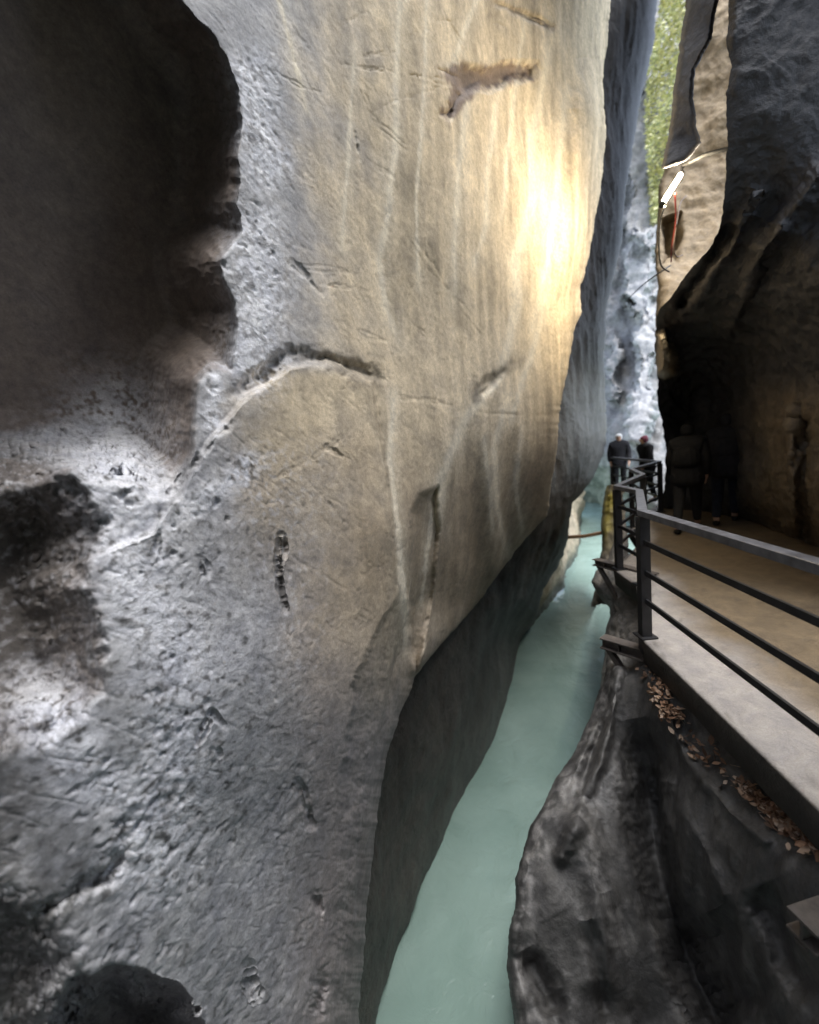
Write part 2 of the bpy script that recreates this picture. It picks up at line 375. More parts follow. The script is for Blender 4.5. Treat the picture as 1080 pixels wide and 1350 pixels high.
def dispA(P, X, Y):
    left = sstep(520, 330, X); low = sstep(480, 900, Y)
    rough = np.clip(left * (.35 + .65 * low) + .18, 0, 1)
    cav = sstep(0, 40, poly_sd(X, Y, CAV1)) * sstep(640, 520, Y)
    cav2 = sstep(-10, 30, poly_sd(X, Y, CAV2)); rough = rough * (1 - .85 * np.maximum(cav, .8 * cav2))
    big = np.clip(.55 + 1.6 * fbm(P, .7, 3, 15), .12, 1.25)
    d = .05 * fbm(P, 1.1, 3, 1, stretch=(1, 1, 1.8)) + .018 * fbm(P, .4, 3, 5, stretch=(1, 1, 2.2))
    fz = np.zeros(len(X))
    for pts, wd in CALCITE_SHEEN:
        dd, par = seg_dist(X, Y, pts); fz = np.maximum(fz, np.exp(-(dd / wd) ** 2))
    rough = rough * (.35 + .8 * fz)
    d += rough * big * (.028 * fbm(P, .16, 4, 9) + .020 * fbm(P, .05, 3, 13))
    fl = fbm(P, .24, 2, 21, stretch=(1, 1, 10)); d += .024 * fl * (1 - rough) * big
    pits = fbm(P, .045, 2, 33); d -= .05 * np.clip(pits - .22, 0, 1) * rough * big * 2.2
    tan_ = sstep(430, 560, X); d += tan_ * (.006 * fbm(P, .12, 4, 41, stretch=(1, 1, 2)) + .0025 * fbm(P, .035, 3, 43))
    fr = fbm(np.stack([P[:, 0] + P[:, 2] * .8, P[:, 1] + P[:, 2] * .5, P[:, 2] * .25], 1), .09, 3, 47, ridged=True); d -= .006 * np.clip(fr - .3, 0, 1) * 3
    return d
def paintA(P, X, Y):
    n1 = fbm(P, .5, 4, 51)[:, None]; n2 = fbm(P, .12, 4, 55)[:, None]; nv = fbm(P, .16, 4, 57, stretch=(1, 1, 9))[:, None]
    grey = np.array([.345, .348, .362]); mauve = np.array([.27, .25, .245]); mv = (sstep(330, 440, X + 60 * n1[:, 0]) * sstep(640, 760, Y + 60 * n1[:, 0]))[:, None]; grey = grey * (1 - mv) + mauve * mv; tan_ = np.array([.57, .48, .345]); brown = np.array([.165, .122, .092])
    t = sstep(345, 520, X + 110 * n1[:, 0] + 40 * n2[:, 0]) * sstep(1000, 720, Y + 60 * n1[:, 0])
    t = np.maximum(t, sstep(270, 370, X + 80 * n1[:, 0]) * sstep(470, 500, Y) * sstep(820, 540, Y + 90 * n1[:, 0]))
    c = grey * (1 - t[:, None]) + tan_ * t[:, None]  # tan zone's warm colour also stands in for lamplight
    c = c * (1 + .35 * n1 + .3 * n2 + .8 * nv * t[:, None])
    def blend(col, a):
        nonlocal c
        c = c * (1 - a[:, None]) + np.array(col) * a[:, None]
    blend([.27, .215, .155], .72 * sstep(520, 700, Y + 110 * n1[:, 0] + 40 * nv[:, 0]) * t)  # damp browning that also paints in the lower wall's dimmer light
    cav = sstep(-4, 14, poly_sd(X, Y, CAV1) + 14 * n2[:, 0]); blend(brown, .85 * cav)  # hollows browned and darkened in colour, on top of their own shade
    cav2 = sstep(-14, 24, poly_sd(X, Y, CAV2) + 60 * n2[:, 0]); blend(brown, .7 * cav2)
    w = 6 * n2[:, 0]
    for pts, wd in DRIPS:
        x0 = min(p[0] for p in pts) - 40; x1 = max(p[0] for p in pts) + 40; y0 = min(p[1] for p in pts) - 30; y1 = max(p[1] for p in pts) + 30
        m = np.where((X > x0) & (X < x1) & (Y > y0) & (Y < y1))[0]
        dd, par = seg_dist(X[m], Y[m], pts)
        a = np.exp(-((dd + w[m]) / (wd * 1.1)) ** 2) * np.clip(np.sin(np.clip(par, 0, 1) * np.pi), 0, 1) ** .4 * (.8 + .6 * n2[m, 0])
        a += .45 * np.exp(-((dd + w[m]) / (wd * 4)) ** 2) * (.5 + nv[m, 0])
        a = np.clip(a * 1.15, 0, .85)[:, None]
        c[m] = c[m] * (1 - a) + np.array([.76, .69, .55]) * a
    a = sstep(-4, 7, poly_sd(X, Y, NOTCH) + 22 * n2[:, 0]); blend([.17, .125, .11], .85 * a)
    for pts, wd, al, colr in (([(345, 500), (385, 472), (425, 480), (455, 490), (495, 498)], 12, .8, [.14, .125, .10]), ([(684, 474), (660, 492), (628, 522)], 9, .75, [.14, .125, .10]), ([(655, 4), (690, 18), (722, 36)], 5, .7, [.16, .12, .1]),
                             ([(165, 1085), (165, 1120), (130, 1160), (60, 1200), (0, 1230)], 15, .7, [.10, .10, .08]), ([(374, 712), (369, 745), (370, 780), (378, 802)], 3, .8, [.06, .055, .05]), ([(735, 560), (715, 640)], 26, .4, [.18, .15, .12])):
        dd, par = seg_dist(X, Y, pts); blend(colr, al * np.clip(.75 + 2 * n1[:, 0], 0, 1) * np.exp(-((dd + 2.6 * w) / wd) ** 2))
    spk = fbm(P, .035, 3, 61); calcite_sheen = np.zeros(len(X))
    blend([.10, .095, .09], .65 * sstep(120, 20, X + 90 * n1[:, 0] + 50 * n2[:, 0]) * sstep(560, 650, Y))  # dark wet stain, also deepening the left edge's shade in colour
    for pts, wd in CALCITE_SHEEN:
        dd, par = seg_dist(X, Y, pts); calcite_sheen = np.maximum(calcite_sheen, np.exp(-((dd + 5 * w) / wd) ** 2))
    blend([.78, .80, .86], 1.0 * np.clip(calcite_sheen, 0, .92) * sstep(-.36, .12, spk + .5 * n2[:, 0]))
    low = sstep(480, 330, X) * sstep(520, 640, Y); blend([.55, .55, .58], .55 * low * sstep(.02, .3, spk)); blend([.09, .088, .088], .75 * low * sstep(.14, .36, -spk))
    wet = .35 * low + .25 * (1 - t)
    gr = .2 + .22 * sstep(470, 330, X) * (.45 + .55 * sstep(450, 760, Y)) + .5 * calcite_sheen - .15 * cav
    c = np.concatenate([np.clip(c, .02, .8), np.clip(gr + .5 * n1[:, 0], .08, 1.2)[:, None]], 1)
    return c, np.clip(wet + .2 * n1[:, 0], 0, 1)

ysA = spaced(-2600, 2600, -20, 1370, 1.8, 1.15)
_tA = spaced(-1500, 800, -20, 800, 1.7, 1.15); _tA = (_tA + 1500) / 2300
sA = lambda y: A_sil(y)
# sample columns so that the framed part of every row is dense
def sheetA():
    f_l = lambda y: np.full_like(np.asarray(y, float), -1500.)
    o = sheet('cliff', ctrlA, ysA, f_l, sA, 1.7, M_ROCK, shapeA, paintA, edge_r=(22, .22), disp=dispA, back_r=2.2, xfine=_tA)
    return o
cliff = sheetA()
tag(cliff, 'tall beige and grey limestone cliff face filling the left half of the gorge', 'cliff', kind='structure')

# ------------------------------------------------------------------ the wall beyond and below the bulge (dark, undercut)
B_r = curve([(905, -2600), (890, -500), (872, -60), (867, 0), (862, 60), (846, 130), (836, 180), (826, 250), (818, 330), (801, 400), (796, 470), (799, 530), (801, 565), (794, 602), (782, 629), (767, 652), (756, 663), (752, 683),
             (748, 708), (744, 731), (733, 752), (717, 777), (709, 812), (691, 841), (684, 862), (680, 890), (668, 930), (656, 975), (642, 1000), (620, 1042), (590, 1105), (562, 1168), (535, 1240), (505, 1330), (497, 1352), (470, 1450), (440, 1700)])
B_l = curve([(790, -2600), (740, -500), (700, 0), (690, 300), (670, 500), (640, 600), (580, 700), (500, 800), (460, 900), (430, 1100), (410, 1350), (380, 1700)])
ctrlB = [(700, 0, 8.5), (800, 0, 10), (866, 0, 13.5), (780, 200, 9.6), (830, 180, 12.5), (770, 350, 9), (812, 350, 11.5), (740, 480, 7.8), (795, 480, 10.8), (700, 600, 6.7), (745, 600, 7.9), (798, 560, 11),
         (720, 690, 7.6), (750, 690, 9.3), (640, 720, 6.0), (560, 850, 4.8), (620, 850, 5.7), (660, 800, 6.8), (500, 1000, 3.9), (560, 1000, 4.6), (480, 1200, 3.4), (430, 1100, 3.3), (410, 1350, 2.8), (820, -500, 12), (870, -900, 15), (800, -2000, 18)]
for (x, y) in ((691, 841), (680, 890), (656, 975), (620, 1042), (590, 1105), (562, 1168), (535, 1240), (505, 1330)):
    ctrlB.append((x, y, depth_z(x, y, WZ - .05)))
ctrlB.append((709, 812, 10.4)); ctrlB.append((733, 752, 10.2))
def dispB(P, X, Y):
    return .10 * fbm(P, 1.4, 3, 101, stretch=(1, 1, 1.6)) + .07 * fbm(P, .45, 4, 105, stretch=(1, 1, 2.5)) + .03 * terrace(P, .5, 5, 107) + .014 * fbm(P, .1, 3, 109)
def paintB(P, X, Y):
    n1 = fbm(P, .9, 4, 111)[:, None]; n2 = fbm(P, .2, 4, 115)[:, None]; nv = fbm(P, .25, 3, 118, stretch=(1, 1, 8))[:, None]
    c = (np.array([.075, .068, .06]) * sstep(420, 640, Y)[:, None] + np.array([.022, .022, .025]) * sstep(640, 420, Y)[:, None]) * (1 + .5 * n1 + .45 * n2 + .7 * nv)  # upper wall painted darker to stand for its shade
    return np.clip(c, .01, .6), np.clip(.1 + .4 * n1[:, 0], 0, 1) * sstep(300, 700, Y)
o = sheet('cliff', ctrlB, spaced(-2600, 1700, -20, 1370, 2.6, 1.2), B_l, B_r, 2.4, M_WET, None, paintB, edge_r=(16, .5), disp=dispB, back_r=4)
tag(o, 'dark undercut rock wall in shade between the lit bulge and the river', 'cliff', kind='structure')

# ------------------------------------------------------------------ far left bank: pale strip of rock along the water
D_r = curve([(770, 560), (769, 660), (768, 683), (765, 719), (748, 758), (728, 798), (709, 821), (691, 843), (680, 870)])
D_l = curve([(700, 560), (735, 640), (730, 700), (715, 740), (690, 790), (660, 830), (640, 870)])
ctrlD = [(x, y, depth_z(x, y, WZ - .08)) for x, y in ((768, 683), (765, 719), (748, 758), (728, 798), (709, 821), (691, 843))]
ctrlD += [(735, 640, 15), (770, 600, 21), (730, 700, 13.2), (752, 690, 17), (720, 770, 11.4), (690, 800, 10.6), (770, 640, 21)]
def dispD(P, X, Y): return .5 * fbm(P, 1.6, 4, 131) + .12 * fbm(P, .4, 3, 133)
def paintD(P, X, Y):
    n1 = fbm(P, 1.2, 4, 141)[:, None]; n2 = fbm(P, .3, 4, 145)[:, None]
    c = np.array([.50, .41, .29]) * (1 + .5 * n1 + .4 * n2)
    low = sstep(.9, .15, P[:, 2] - WZ)[:, None]; c = c * (1 - low) + np.array([.13, .135, .11]) * low
    return np.clip(c, .03, .7), np.full(len(P), .2)
o = sheet('cliff', ctrlD, np.arange(560, 872, 2.), D_l, D_r, 2, M_FAR, None, paintD, disp=dispD)
tag(o, 'low strip of pale sunlit rock along the far left edge of the water', 'river bank', kind='structure')

# ------------------------------------------------------------------ far gorge: the bright end of the slot
G_l = curve([(740, -200), (740, 0), (735, 300), (740, 500), (748, 720)])
G_r = curve([(935, -200), (915, 100), (885, 300), (885, 500), (888, 720)])
ctrlG = [(760, 0, 26), (850, 0, 26), (950, 0, 24), (760, 300, 22), (850, 300, 21), (950, 300, 20), (780, 500, 20), (850, 500, 17.5), (940, 500, 17), (760, 640, 23), (800, 640, 19), (850, 620, 15), (940, 620, 15), (790, 684, 25), (850, 700, 14), (760, -200, 30), (950, -200, 28)]
ctrlG = [(x, y, z * 1.35) for x, y, z in ctrlG]
LEDGE1 = [(802, 452), (815, 445), (822, 470), (818, 500), (826, 515), (812, 535), (800, 530), (797, 480)]
LEDGE2 = [(822, 330), (840, 300), (866, 300), (866, 470), (866, 560), (850, 600), (822, 585), (822, 540), (832, 480), (834, 420), (826, 400)]
LEDGE3 = [(830, 150), (850, 100), (858, 200), (860, 330), (845, 330), (826, 300), (822, 230)]
def shapeG(X, Y, Z):
    wob = 1.6 * wobble(X, Y)
    s = np.ones_like(X)
    s -= .06 * sstep(-2, 5, poly_sd(X, Y, LEDGE1) + wob)
    s -= .10 * sstep(-2, 6, poly_sd(X, Y, LEDGE2) + wob)
    s -= .05 * sstep(-2, 6, poly_sd(X, Y, LEDGE3) + wob)
    return s
def dispG(P, X, Y): return .5 * terrace(P, 2.2, 6, 157) + .4 * fbm(P, 1.4, 4, 151, ridged=True) + .25 * fbm(P, .5, 4, 153) - .1 
def paintG(P, X, Y):
    n1 = fbm(P, 1.6, 4, 161)[:, None]; n2 = fbm(P, .4, 4, 165)[:, None]
    c = np.array([.21, .21, .212]) * (1 + .6 * n1 + .5 * n2)
    g = (sstep(60, -10, np.abs(X - 800) - 20) * sstep(590, 640, Y))[:, None]; c = c * (1 - .6 * g) + np.array([.17, .21, .13]) * .6 * g
    a = sstep(-3, 3, poly_sd(X, Y, LEDGE2) + 5 * n2[:, 0])[:, None]; c = c * (1 - a) + np.array([.33, .33, .335]) * (1 + .5 * n2 + .3 * n1) * a
    return np.clip(c, .03, .8), np.full(len(P), .3)
o = sheet('cliff', ctrlG, np.arange(-60, 722, 2.2), G_l, G_r, 2.0, M_FAR, shapeG, paintG, disp=dispG)
tag(o, 'bright blue grey rock wall at the far end of the slot above the walkway', 'cliff', kind='structure')

# ================================================================== RIGHT ROCK below the walkway
E_l = curve([(800, 855), (801, 868), (797, 888), (792, 905), (785, 925), (776, 950), (762, 985), (745, 1010), (732, 1028), (715, 1062), (700, 1090), (690, 1120), (681, 1160), (678, 1200), (671, 1235), (669, 1270), (672, 1310), (678, 1350), (690, 1420), (720, 1800), (760, 2600)])
E_r = curve([(880, 855), (1000, 930), (1300, 1150), (1500, 1300), (1700, 1700), (1700, 2600)])
ctrlE = [(800, 870, 3.75), (830, 870, 3.65), (860, 880, 3.35), (785, 925, 3.6), (820, 920, 3.35), (870, 910, 3.05), (745, 1010, 3.3), (790, 1000, 3.2), (870, 1000, 2.95), (930, 960, 2.72), (700, 1090, 3.05), (760, 1100, 2.9),
         (850, 1100, 2.75), (960, 1050, 2.35), (1010, 1020, 2.25), (1080, 1110, 1.85), (1080, 1060, 2.1), (678, 1200, 2.8), (740, 1200, 2.62), (850, 1200, 2.6), (950, 1200, 2.25), (1080, 1200, 1.75), (672, 1310, 2.6), (740, 1350, 2.4), (850, 1350, 2.5), (950, 1350, 2.15), (1080, 1350, 1.7),
         (1300, 1200, 1.4), (1300, 1400, 1.35), (1500, 1600, 1.15), (720, 1800, 1.9), (900, 1800, 1.8), (1080, 1800, 1.4), (800, 2600, 1.4), (1300, 2600, 1.0), (1600, 1300, 1.1)]
GUL = [(([(835, 930), (850, 1010), (862, 1100), (880, 1180), (905, 1260), (950, 1350), (1000, 1480)]), 26, .16), ([(800, 940), (775, 1010), (765, 1080)], 8, .03), ([(690, 1250), (715, 1300), (735, 1350)], 14, .06), ([(930, 1200), (960, 1280), (1000, 1350)], 30, .10), ([(775, 1210), (790, 1290), (800, 1350)], 10, .03), ([(862, 1010), (870, 1100)], 6, .03), ([(1000, 1160), (1040, 1260), (1080, 1330)], 24, .06)]
RID = [([(815, 885), (806, 950), (790, 1010), (770, 1050), (760, 1090), (740, 1130)], 8, .035), ([(850, 880), (875, 940), (905, 1000), (960, 1070), (1010, 1110)], 9, .02), ([(760, 1090), (790, 1180), (790, 1290)], 20, .035), ([(690, 1130), (680, 1200), (672, 1250)], 10, .02), ([(880, 1030), (925, 1120), (950, 1180)], 14, .02)]
def shapeE(X, Y, Z):
    wob = .8 * wobble(X, Y, 70.)
    s = np.ones_like(X)
    for pts, w, dep in GUL:
        dd, par = seg_dist(X, Y, pts); s += dep * np.exp(-((dd + wob) / w) ** 2) * np.clip(np.sin(np.clip(par, .03, .9) * np.pi) * 1.6, 0, 1)
    for pts, w, dep in RID:
        dd, par = seg_dist(X, Y, pts); s -= dep * np.exp(-((dd + wob) / w) ** 2)
    return s
def dispE(P, X, Y): 
    Q = np.stack([P[:, 0], P[:, 1], P[:, 2] * .5], 1)
    Q2 = np.stack([P[:, 0] * 1.2, P[:, 1] * 1.2, (P[:, 2] + .35 * P[:, 0]) * .2], 1); m_ = np.clip(.3 + 2 * fbm(P, .5, 2, 209), 0, 1.1)
    return .07 * fbm(Q2, .4, 3, 201) + .025 * terrace(Q2, .45, 4, 205) + .012 * fbm(Q2, .12, 2, 203) + m_ * (.004 * fbm(P, .1, 3, 207) + .0035 * fbm(P, .03, 3, 208))
def paintE(P, X, Y):
    n1 = fbm(P, .4, 4, 211)[:, None]; n2 = fbm(P, .1, 4, 215)[:, None]; nv = fbm(P, .08, 3, 217, stretch=(1, 1, 6))[:, None]
    c = np.array([.085, .083, .081]) * (1 + .5 * n1 + .6 * n2 + .5 * nv)
    lt = sstep(.12, .3, n1[:, 0] + .4 * nv[:, 0])[:, None]; c = c * (1 - .6 * lt) + np.array([.22, .215, .21]) * .6 * lt
    dk = sstep(.1, .3, -n2[:, 0])[:, None]; c = c * (1 - .5 * dk) + np.array([.05, .048, .045]) * .5 * dk
    le = np.exp(-((X - E_l(Y) - 14) / 16) ** 2)[:, None] * sstep(-.1, .25, n2); c = c * (1 - .7 * le) + np.array([.32, .31, .30]) * .7 * le
    c = np.concatenate([np.clip(c, .015, .5), np.full((len(P), 1), .55)], 1)
    return c, np.clip(.15 + n1[:, 0], 0, 1)
o = sheet('cliff', ctrlE, spaced(855, 2600, 858, 1370, 1.9, 1.15), E_l, E_r, 1.9, M_WET, shapeE, paintE, edge_l=(18, .12), disp=dispE, back_l=1.6)
tag(o, 'dark ribbed rock below the walkway at the bottom right above the water', 'cliff', kind='structure')

# lower rock column under the railing corner, further along (pier of rock with brackets)
H_l = curve([(814, 690), (808, 715), (800, 744), (786, 752), (780, 768), (790, 785), (803, 800), (806, 812), (800, 825), (797, 840), (799, 856), (797, 870), (790, 920)])
H_r = curve([(826, 690), (832, 744), (856, 850), (880, 880), (890, 920)])
ctrlH = [(800, 744, 6.2), (850, 744, 5.5), (782, 768, 5.7), (810, 770, 5.4), (860, 780, 5), (803, 800, 5.5), (850, 800, 4.8), (797, 850, 5.0), (850, 850, 4.1), (890, 850, 4), (790, 920, 4.6), (850, 920, 4.0), (830, 660, 7.2), (890, 660, 6.8), (890, 744, 5)]
def dispH(P, X, Y): return .12 * fbm(P, .5, 3, 231) + .05 * terrace(P, .4, 5, 237) + .05 * fbm(P, .16, 4, 233, ridged=True)
def paintH(P, X, Y):
    n1 = fbm(P, .4, 4, 241)[:, None]; n2 = fbm(P, .1, 4, 245)[:, None]; nv = fbm(P, .12, 3, 247, stretch=(1, 1, 6))[:, None]
    c = np.array([.25, .24, .225]) * (1 + .5 * n1 + .5 * n2 + .7 * nv)
    return np.clip(c, .02, .5), np.full(len(P), .3)
o = sheet('cliff', ctrlH, np.arange(690, 921, 1.8), H_l, H_r, 1.9, M_WET, None, paintH, edge_l=(8, .2), disp=dispH, back_l=2.5)
tag(o, 'grey streaked rock pier under the railing corner with brown lump at its top', 'cliff', kind='structure')

# mossy yellow column further back
I_l = curve([(802, 600), (799, 640), (795, 660), (792, 690), (794, 720), (789, 745), (785, 770), (780, 800)])
I_r = curve([(822, 600), (822, 640), (832, 740), (840, 800)])
ctrlI = [(800, 640, 10), (830, 640, 9.2), (793, 700, 9.3), (830, 700, 8.6), (789, 745, 8.6), (830, 760, 8), (800, 600, 10.6), (860, 600, 9.6), (785, 800, 8), (850, 800, 7.5)]
def dispI(P, X, Y): return .3 * fbm(P, .9, 3, 251) + .12 * fbm(P, .25, 4, 253, ridged=True)
def paintI(P, X, Y):
    n1 = fbm(P, .6, 4, 261)[:, None]; n2 = fbm(P, .15, 4, 265)[:, None]
    c = np.array([.30, .27, .22]) * (1 + .5 * n1 + .5 * n2)
    a = (sstep(740, 690, Y) * sstep(-.3, .15, n1[:, 0]) * sstep(822, 806, X))[:, None]; c = c * (1 - a) + np.array([.42, .36, .09]) * (1 + .8 * n2) * a
    return np.clip(c, .02, .6), np.zeros(len(P))
o = sheet('cliff', ctrlI, np.arange(640, 801, 2.), I_l, I_r, 2, M_FAR, None, paintI, edge_l=(10, .5), disp=dispI, back_l=4)
tag(o, 'rock pillar with yellow moss on it left of the railing corner', 'cliff', kind='structure')

# ================================================================== RIGHT OVERHANG and tunnel
R_l = curve([(985, -2600), (970, -500), (962, -60), (961, 0), (958, 59), (964, 89), (958, 124), (959, 193), (955, 261), (949, 302), (934, 329), (910, 355), (884, 392), (868, 412), (864, 440), (866, 500), (866, 530), (872, 556), (880, 600), (876, 640), (872, 690), (872, 760)])
R_r = lambda y: np.full_like(np.asarray(y, float), 2600.)
ctrlR = [(961, 0, 3.1), (1000, 0, 3.0), (1080, 0, 2.9), (958, 124, 3.2), (1080, 150, 3.0), (955, 261, 3.5), (1000, 260, 3.4), (1080, 280, 3.2), (910, 355, 4.4), (960, 360, 4.1), (1020, 360, 3.8), (1080, 380, 3.4), (868, 412, 5.6), (930, 440, 5.7), (1000, 450, 5.0), (1080, 460, 3.8),
         (866, 500, 6.8), (930, 520, 7.2), (1000, 540, 5.6), (1050, 540, 4.4), (1080, 560, 3.9), (872, 556, 7.4), (940, 600, 7.6), (1000, 620, 5.6), (1030, 620, 4.9), (1080, 640, 3.8), (880, 620, 8.3),
         (1300, 0, 2.6), (1300, 300, 2.7), (1300, 600, 2.8), (1800, 300, 1.8), (2600, 300, 1.3), (2600, 700, 1.3), (970, -500, 2.9), (1080, -500, 2.6), (1400, -600, 2.0), (985, -2200, 2.6), (1400, -2200, 2.2), (2600, -1500, 1.6)]
for x, y in ((900, 672), (960, 680), (1000, 690), (1040, 706), (1080, 722), (1300, 800), (1800, 950), (2600, 1100)):
    z = depth_z(x, y, 0); ctrlR += [(x, y, z)]
KNOB = [(866, 440), (876, 436), (885, 455), (893, 472), (890, 492), (876, 498), (864, 494)]
def shapeR(X, Y, Z):
    wob = 1.6 * wobble(X, Y)
    s = np.ones_like(X)
    for pts, w, dep in (([(1000, 255), (975, 300), (950, 345), (915, 400)], 9, -.035), ([(1030, 300), (1000, 345), (985, 390), (960, 440)], 8, -.03), ([(960, 310), (940, 345), (900, 400)], 8, .06), ([(1080, 230), (1030, 300), (1000, 330)], 14, -.04),
                        ([(1040, 540), (1036, 620), (1045, 690)], 12, -.05), ([(1065, 560), (1062, 700)], 9, .06)):
        dd, par = seg_dist(X, Y, pts); s += dep * np.exp(-((dd + wob * .5) / w) ** 2)
    s -= .10 * sstep(-3, 9, poly_sd(X, Y, KNOB))
    return s
def dispR(P, X, Y): return .13 * fbm(P, .9, 4, 301) + .06 * terrace(P, .8, 5, 307) + (.03 + .05 * sstep(200, 330, Y)) * fbm(P, .28, 4, 303, ridged=True) + .012 * fbm(P, .07, 3, 305)
def paintR(P, X, Y):
    n1 = fbm(P, .8, 4, 311)[:, None]; n2 = fbm(P, .2, 4, 315)[:, None]
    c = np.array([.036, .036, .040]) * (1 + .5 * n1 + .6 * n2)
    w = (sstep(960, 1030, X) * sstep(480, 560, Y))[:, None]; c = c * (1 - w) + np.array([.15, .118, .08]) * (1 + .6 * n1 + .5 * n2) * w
    k = sstep(-3, 4, poly_sd(X, Y, KNOB) + 4 * n2[:, 0])[:, None]; c = c * (1 - k) + np.array([.42, .36, .27]) * k  # knob painted pale tan, standing in for lamplight on the bulge
    return np.clip(c, .02, .6), np.clip(.25 + n1[:, 0] * .6, 0, 1)
ysR = spaced(-2600, 1200, -20, 770, 2.2, 1.15)
_tR = spaced(860, 2600, 866, 1100, 2.2, 1.15); _tR = (_tR - 860) / (2600 - 860)
R_l2 = lambda y: np.where(np.asarray(y) > 760, 872 + (np.asarray(y, float) - 760) * 1.5, R_l(y))
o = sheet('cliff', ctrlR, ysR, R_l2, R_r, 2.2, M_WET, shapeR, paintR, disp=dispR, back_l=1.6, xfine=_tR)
tag(o, 'dark overhanging rock roof and side of the tunnel above the walkway', 'cliff', kind='structure')

# lit tan rock behind the lamp
T_l = curve([(905, -300), (905, 0), (893, 100), (884, 190), (868, 250), (864, 330), (866, 380), (864, 440), (864, 480)])
T_r = lambda y: np.full_like(np.asarray(y, float), 1010.)
ctrlT = [(910, 0, 8.6), (1000, 0, 7.6), (900, 150, 8.4), (1000, 150, 7.4), (875, 260, 8.2), (930, 260, 7.8), (1000, 260, 7.2), (870, 340, 7.8), (930, 330, 7.4), (1000, 330, 6.9), (866, 410, 7.3), (900, 400, 6.9), (1000, 420, 6.6), (950, -300, 9), (866, 480, 7.5), (1000, 480, 7)]
def shapeT(X, Y, Z):
    s = np.ones_like(X)
    s += .08 * sstep(-3, 8, poly_sd(X, Y, [(873, 290), (898, 280), (900, 320), (892, 345), (872, 352)]))
    return s
def dispT(P, X, Y): return .22 * fbm(P, .8, 3, 321) + .05 * fbm(np.stack([P[:, 0] + .6 * P[:, 2], P[:, 1], P[:, 2] - .6 * P[:, 0]], 1), .3, 4, 323, stretch=(1, 1, 2.5), ridged=True)
def paintT(P, X, Y):
    n1 = fbm(P, .6, 4, 331)[:, None]; n2 = fbm(P, .15, 4, 335)[:, None]
    return np.clip(np.array([.31, .245, .165]) * (1 + .5 * n1 + .6 * n2), .03, .6), np.zeros(len(P))
o = sheet('cliff', ctrlT, np.arange(-300, 481, 2.), T_l, T_r, 2, M_ROCK, shapeT, paintT, edge_l=(8, .4), disp=dispT, back_l=4)
tag(o, 'lamplit tan rock face with diagonal ribs behind the wall lamp', 'cliff', kind='structure')

# dark curtain of rock hanging in front of it
K_l = curve([(908, -300), (906, 0), (900, 30), (893, 80), (892, 100), (886, 140), (880, 185), (874, 208), (872, 222)])
K_r = curve([(952, -300), (948, 0), (938, 50), (918, 92), (914, 130), (918, 160), (924, 188), (905, 212), (877, 222)])
ctrlK = [(906, 0, 4.1), (930, 0, 3.9), (890, 100, 4.1), (912, 120, 3.95), (875, 220, 4.15), (900, 220, 4.05), (925, 190, 4.0), (930, -300, 4.2), (905, -300, 4.5)]
def dispK(P, X, Y): return .12 * fbm(P, .6, 3, 341) + .04 * fbm(P, .2, 3, 343)
def paintK(P, X, Y):
    n1 = fbm(P, .6, 4, 351)[:, None]; n2 = fbm(P, .15, 4, 355)[:, None]
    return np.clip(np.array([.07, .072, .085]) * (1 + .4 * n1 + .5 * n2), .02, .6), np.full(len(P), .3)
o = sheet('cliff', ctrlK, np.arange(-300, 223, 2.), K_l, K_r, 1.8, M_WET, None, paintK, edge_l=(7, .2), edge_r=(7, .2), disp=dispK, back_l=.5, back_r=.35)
tag(o, 'dark hanging blade of rock left of the tan face above the lamp', 'cliff', kind='structure')

# ================================================================== unseen gorge behind and above the camera; roof added to hold back daylight
GD = np.array([.43, .9, 0]); GD /= np.linalg.norm(GD)
def extruded(profile, s0, s1, shift, label, seed, step=.22):
    pr = np.array(profile, float); L = np.r_[0, np.cumsum(np.hypot(*np.diff(pr, axis=0).T))]
    t = np.arange(0, L[-1], step); n_ = np.interp(t, L, pr[:, 0]); z_ = np.interp(t, L, pr[:, 1]); ss = np.arange(s0, s1 + .01, step)
    S, NN = np.meshgrid(ss, n_, indexing='ij'); ZZ = np.broadcast_to(z_, S.shape)
    NN = NN + shift(S, ZZ)
    P = GN * NN[..., None] + GD * S[..., None] + np.array([0, 0, 1.]) * ZZ[..., None]
    n = normals(P); p = P.reshape(-1, 3); d = .25 * fbm(p, 1.6, 4, seed) + .08 * fbm(p, .4, 3, seed + 4)
    P = P + n * d.reshape(S.shape)[..., None]
    c = np.array([.2, .19, .18]) * (1 + .5 * fbm(p, .9, 4, seed + 7)[:, None] + .5 * fbm(p, .25, 3, seed + 9)[:, None])
    return tag(link('cliff', grid_mesh('cliff', P, np.clip(c, .02, .5), np.full(len(p), .3)), M_WET), label, 'cliff', kind='structure')
REAR_EDGE = .65  # roof edge sets how much daylight reaches the wall
extruded([(6.3, -.5), (6.4, 1.5), (5.6, 2.8), (3, 3.3), (1.4, 3.5), (.9, 4.1), (1.4, 6), (3.4, 12), (9, 28)], -14, 2.6, lambda S, ZZ: (REAR_EDGE - .9 + 1.5 * sstep(1.1, 2.6, S)) * (ZZ > 3.2) + 4.0 * sstep(-9, -14, S) * -1, 'unseen rock roof behind the viewer, added to block and shape daylight', 501)
extruded([(-1.0, -6), (-1.1, -3), (-1.35, 0), (-1.5, 3), (-1.6, 8), (-2.0, 16), (-2.8, 30)], -14, -.3, lambda S, ZZ: 4.5 * sstep(-8, -14, S), 'left gorge wall continuing behind the viewer', 521)
extruded([(1.2, -6), (1.3, -2.5), (1.5, -.6), (2.2, -.35), (3.5, -.4)], -14, .6, lambda S, ZZ: 0 * S, 'lower rock ledge under the walkway behind the viewer', 541)

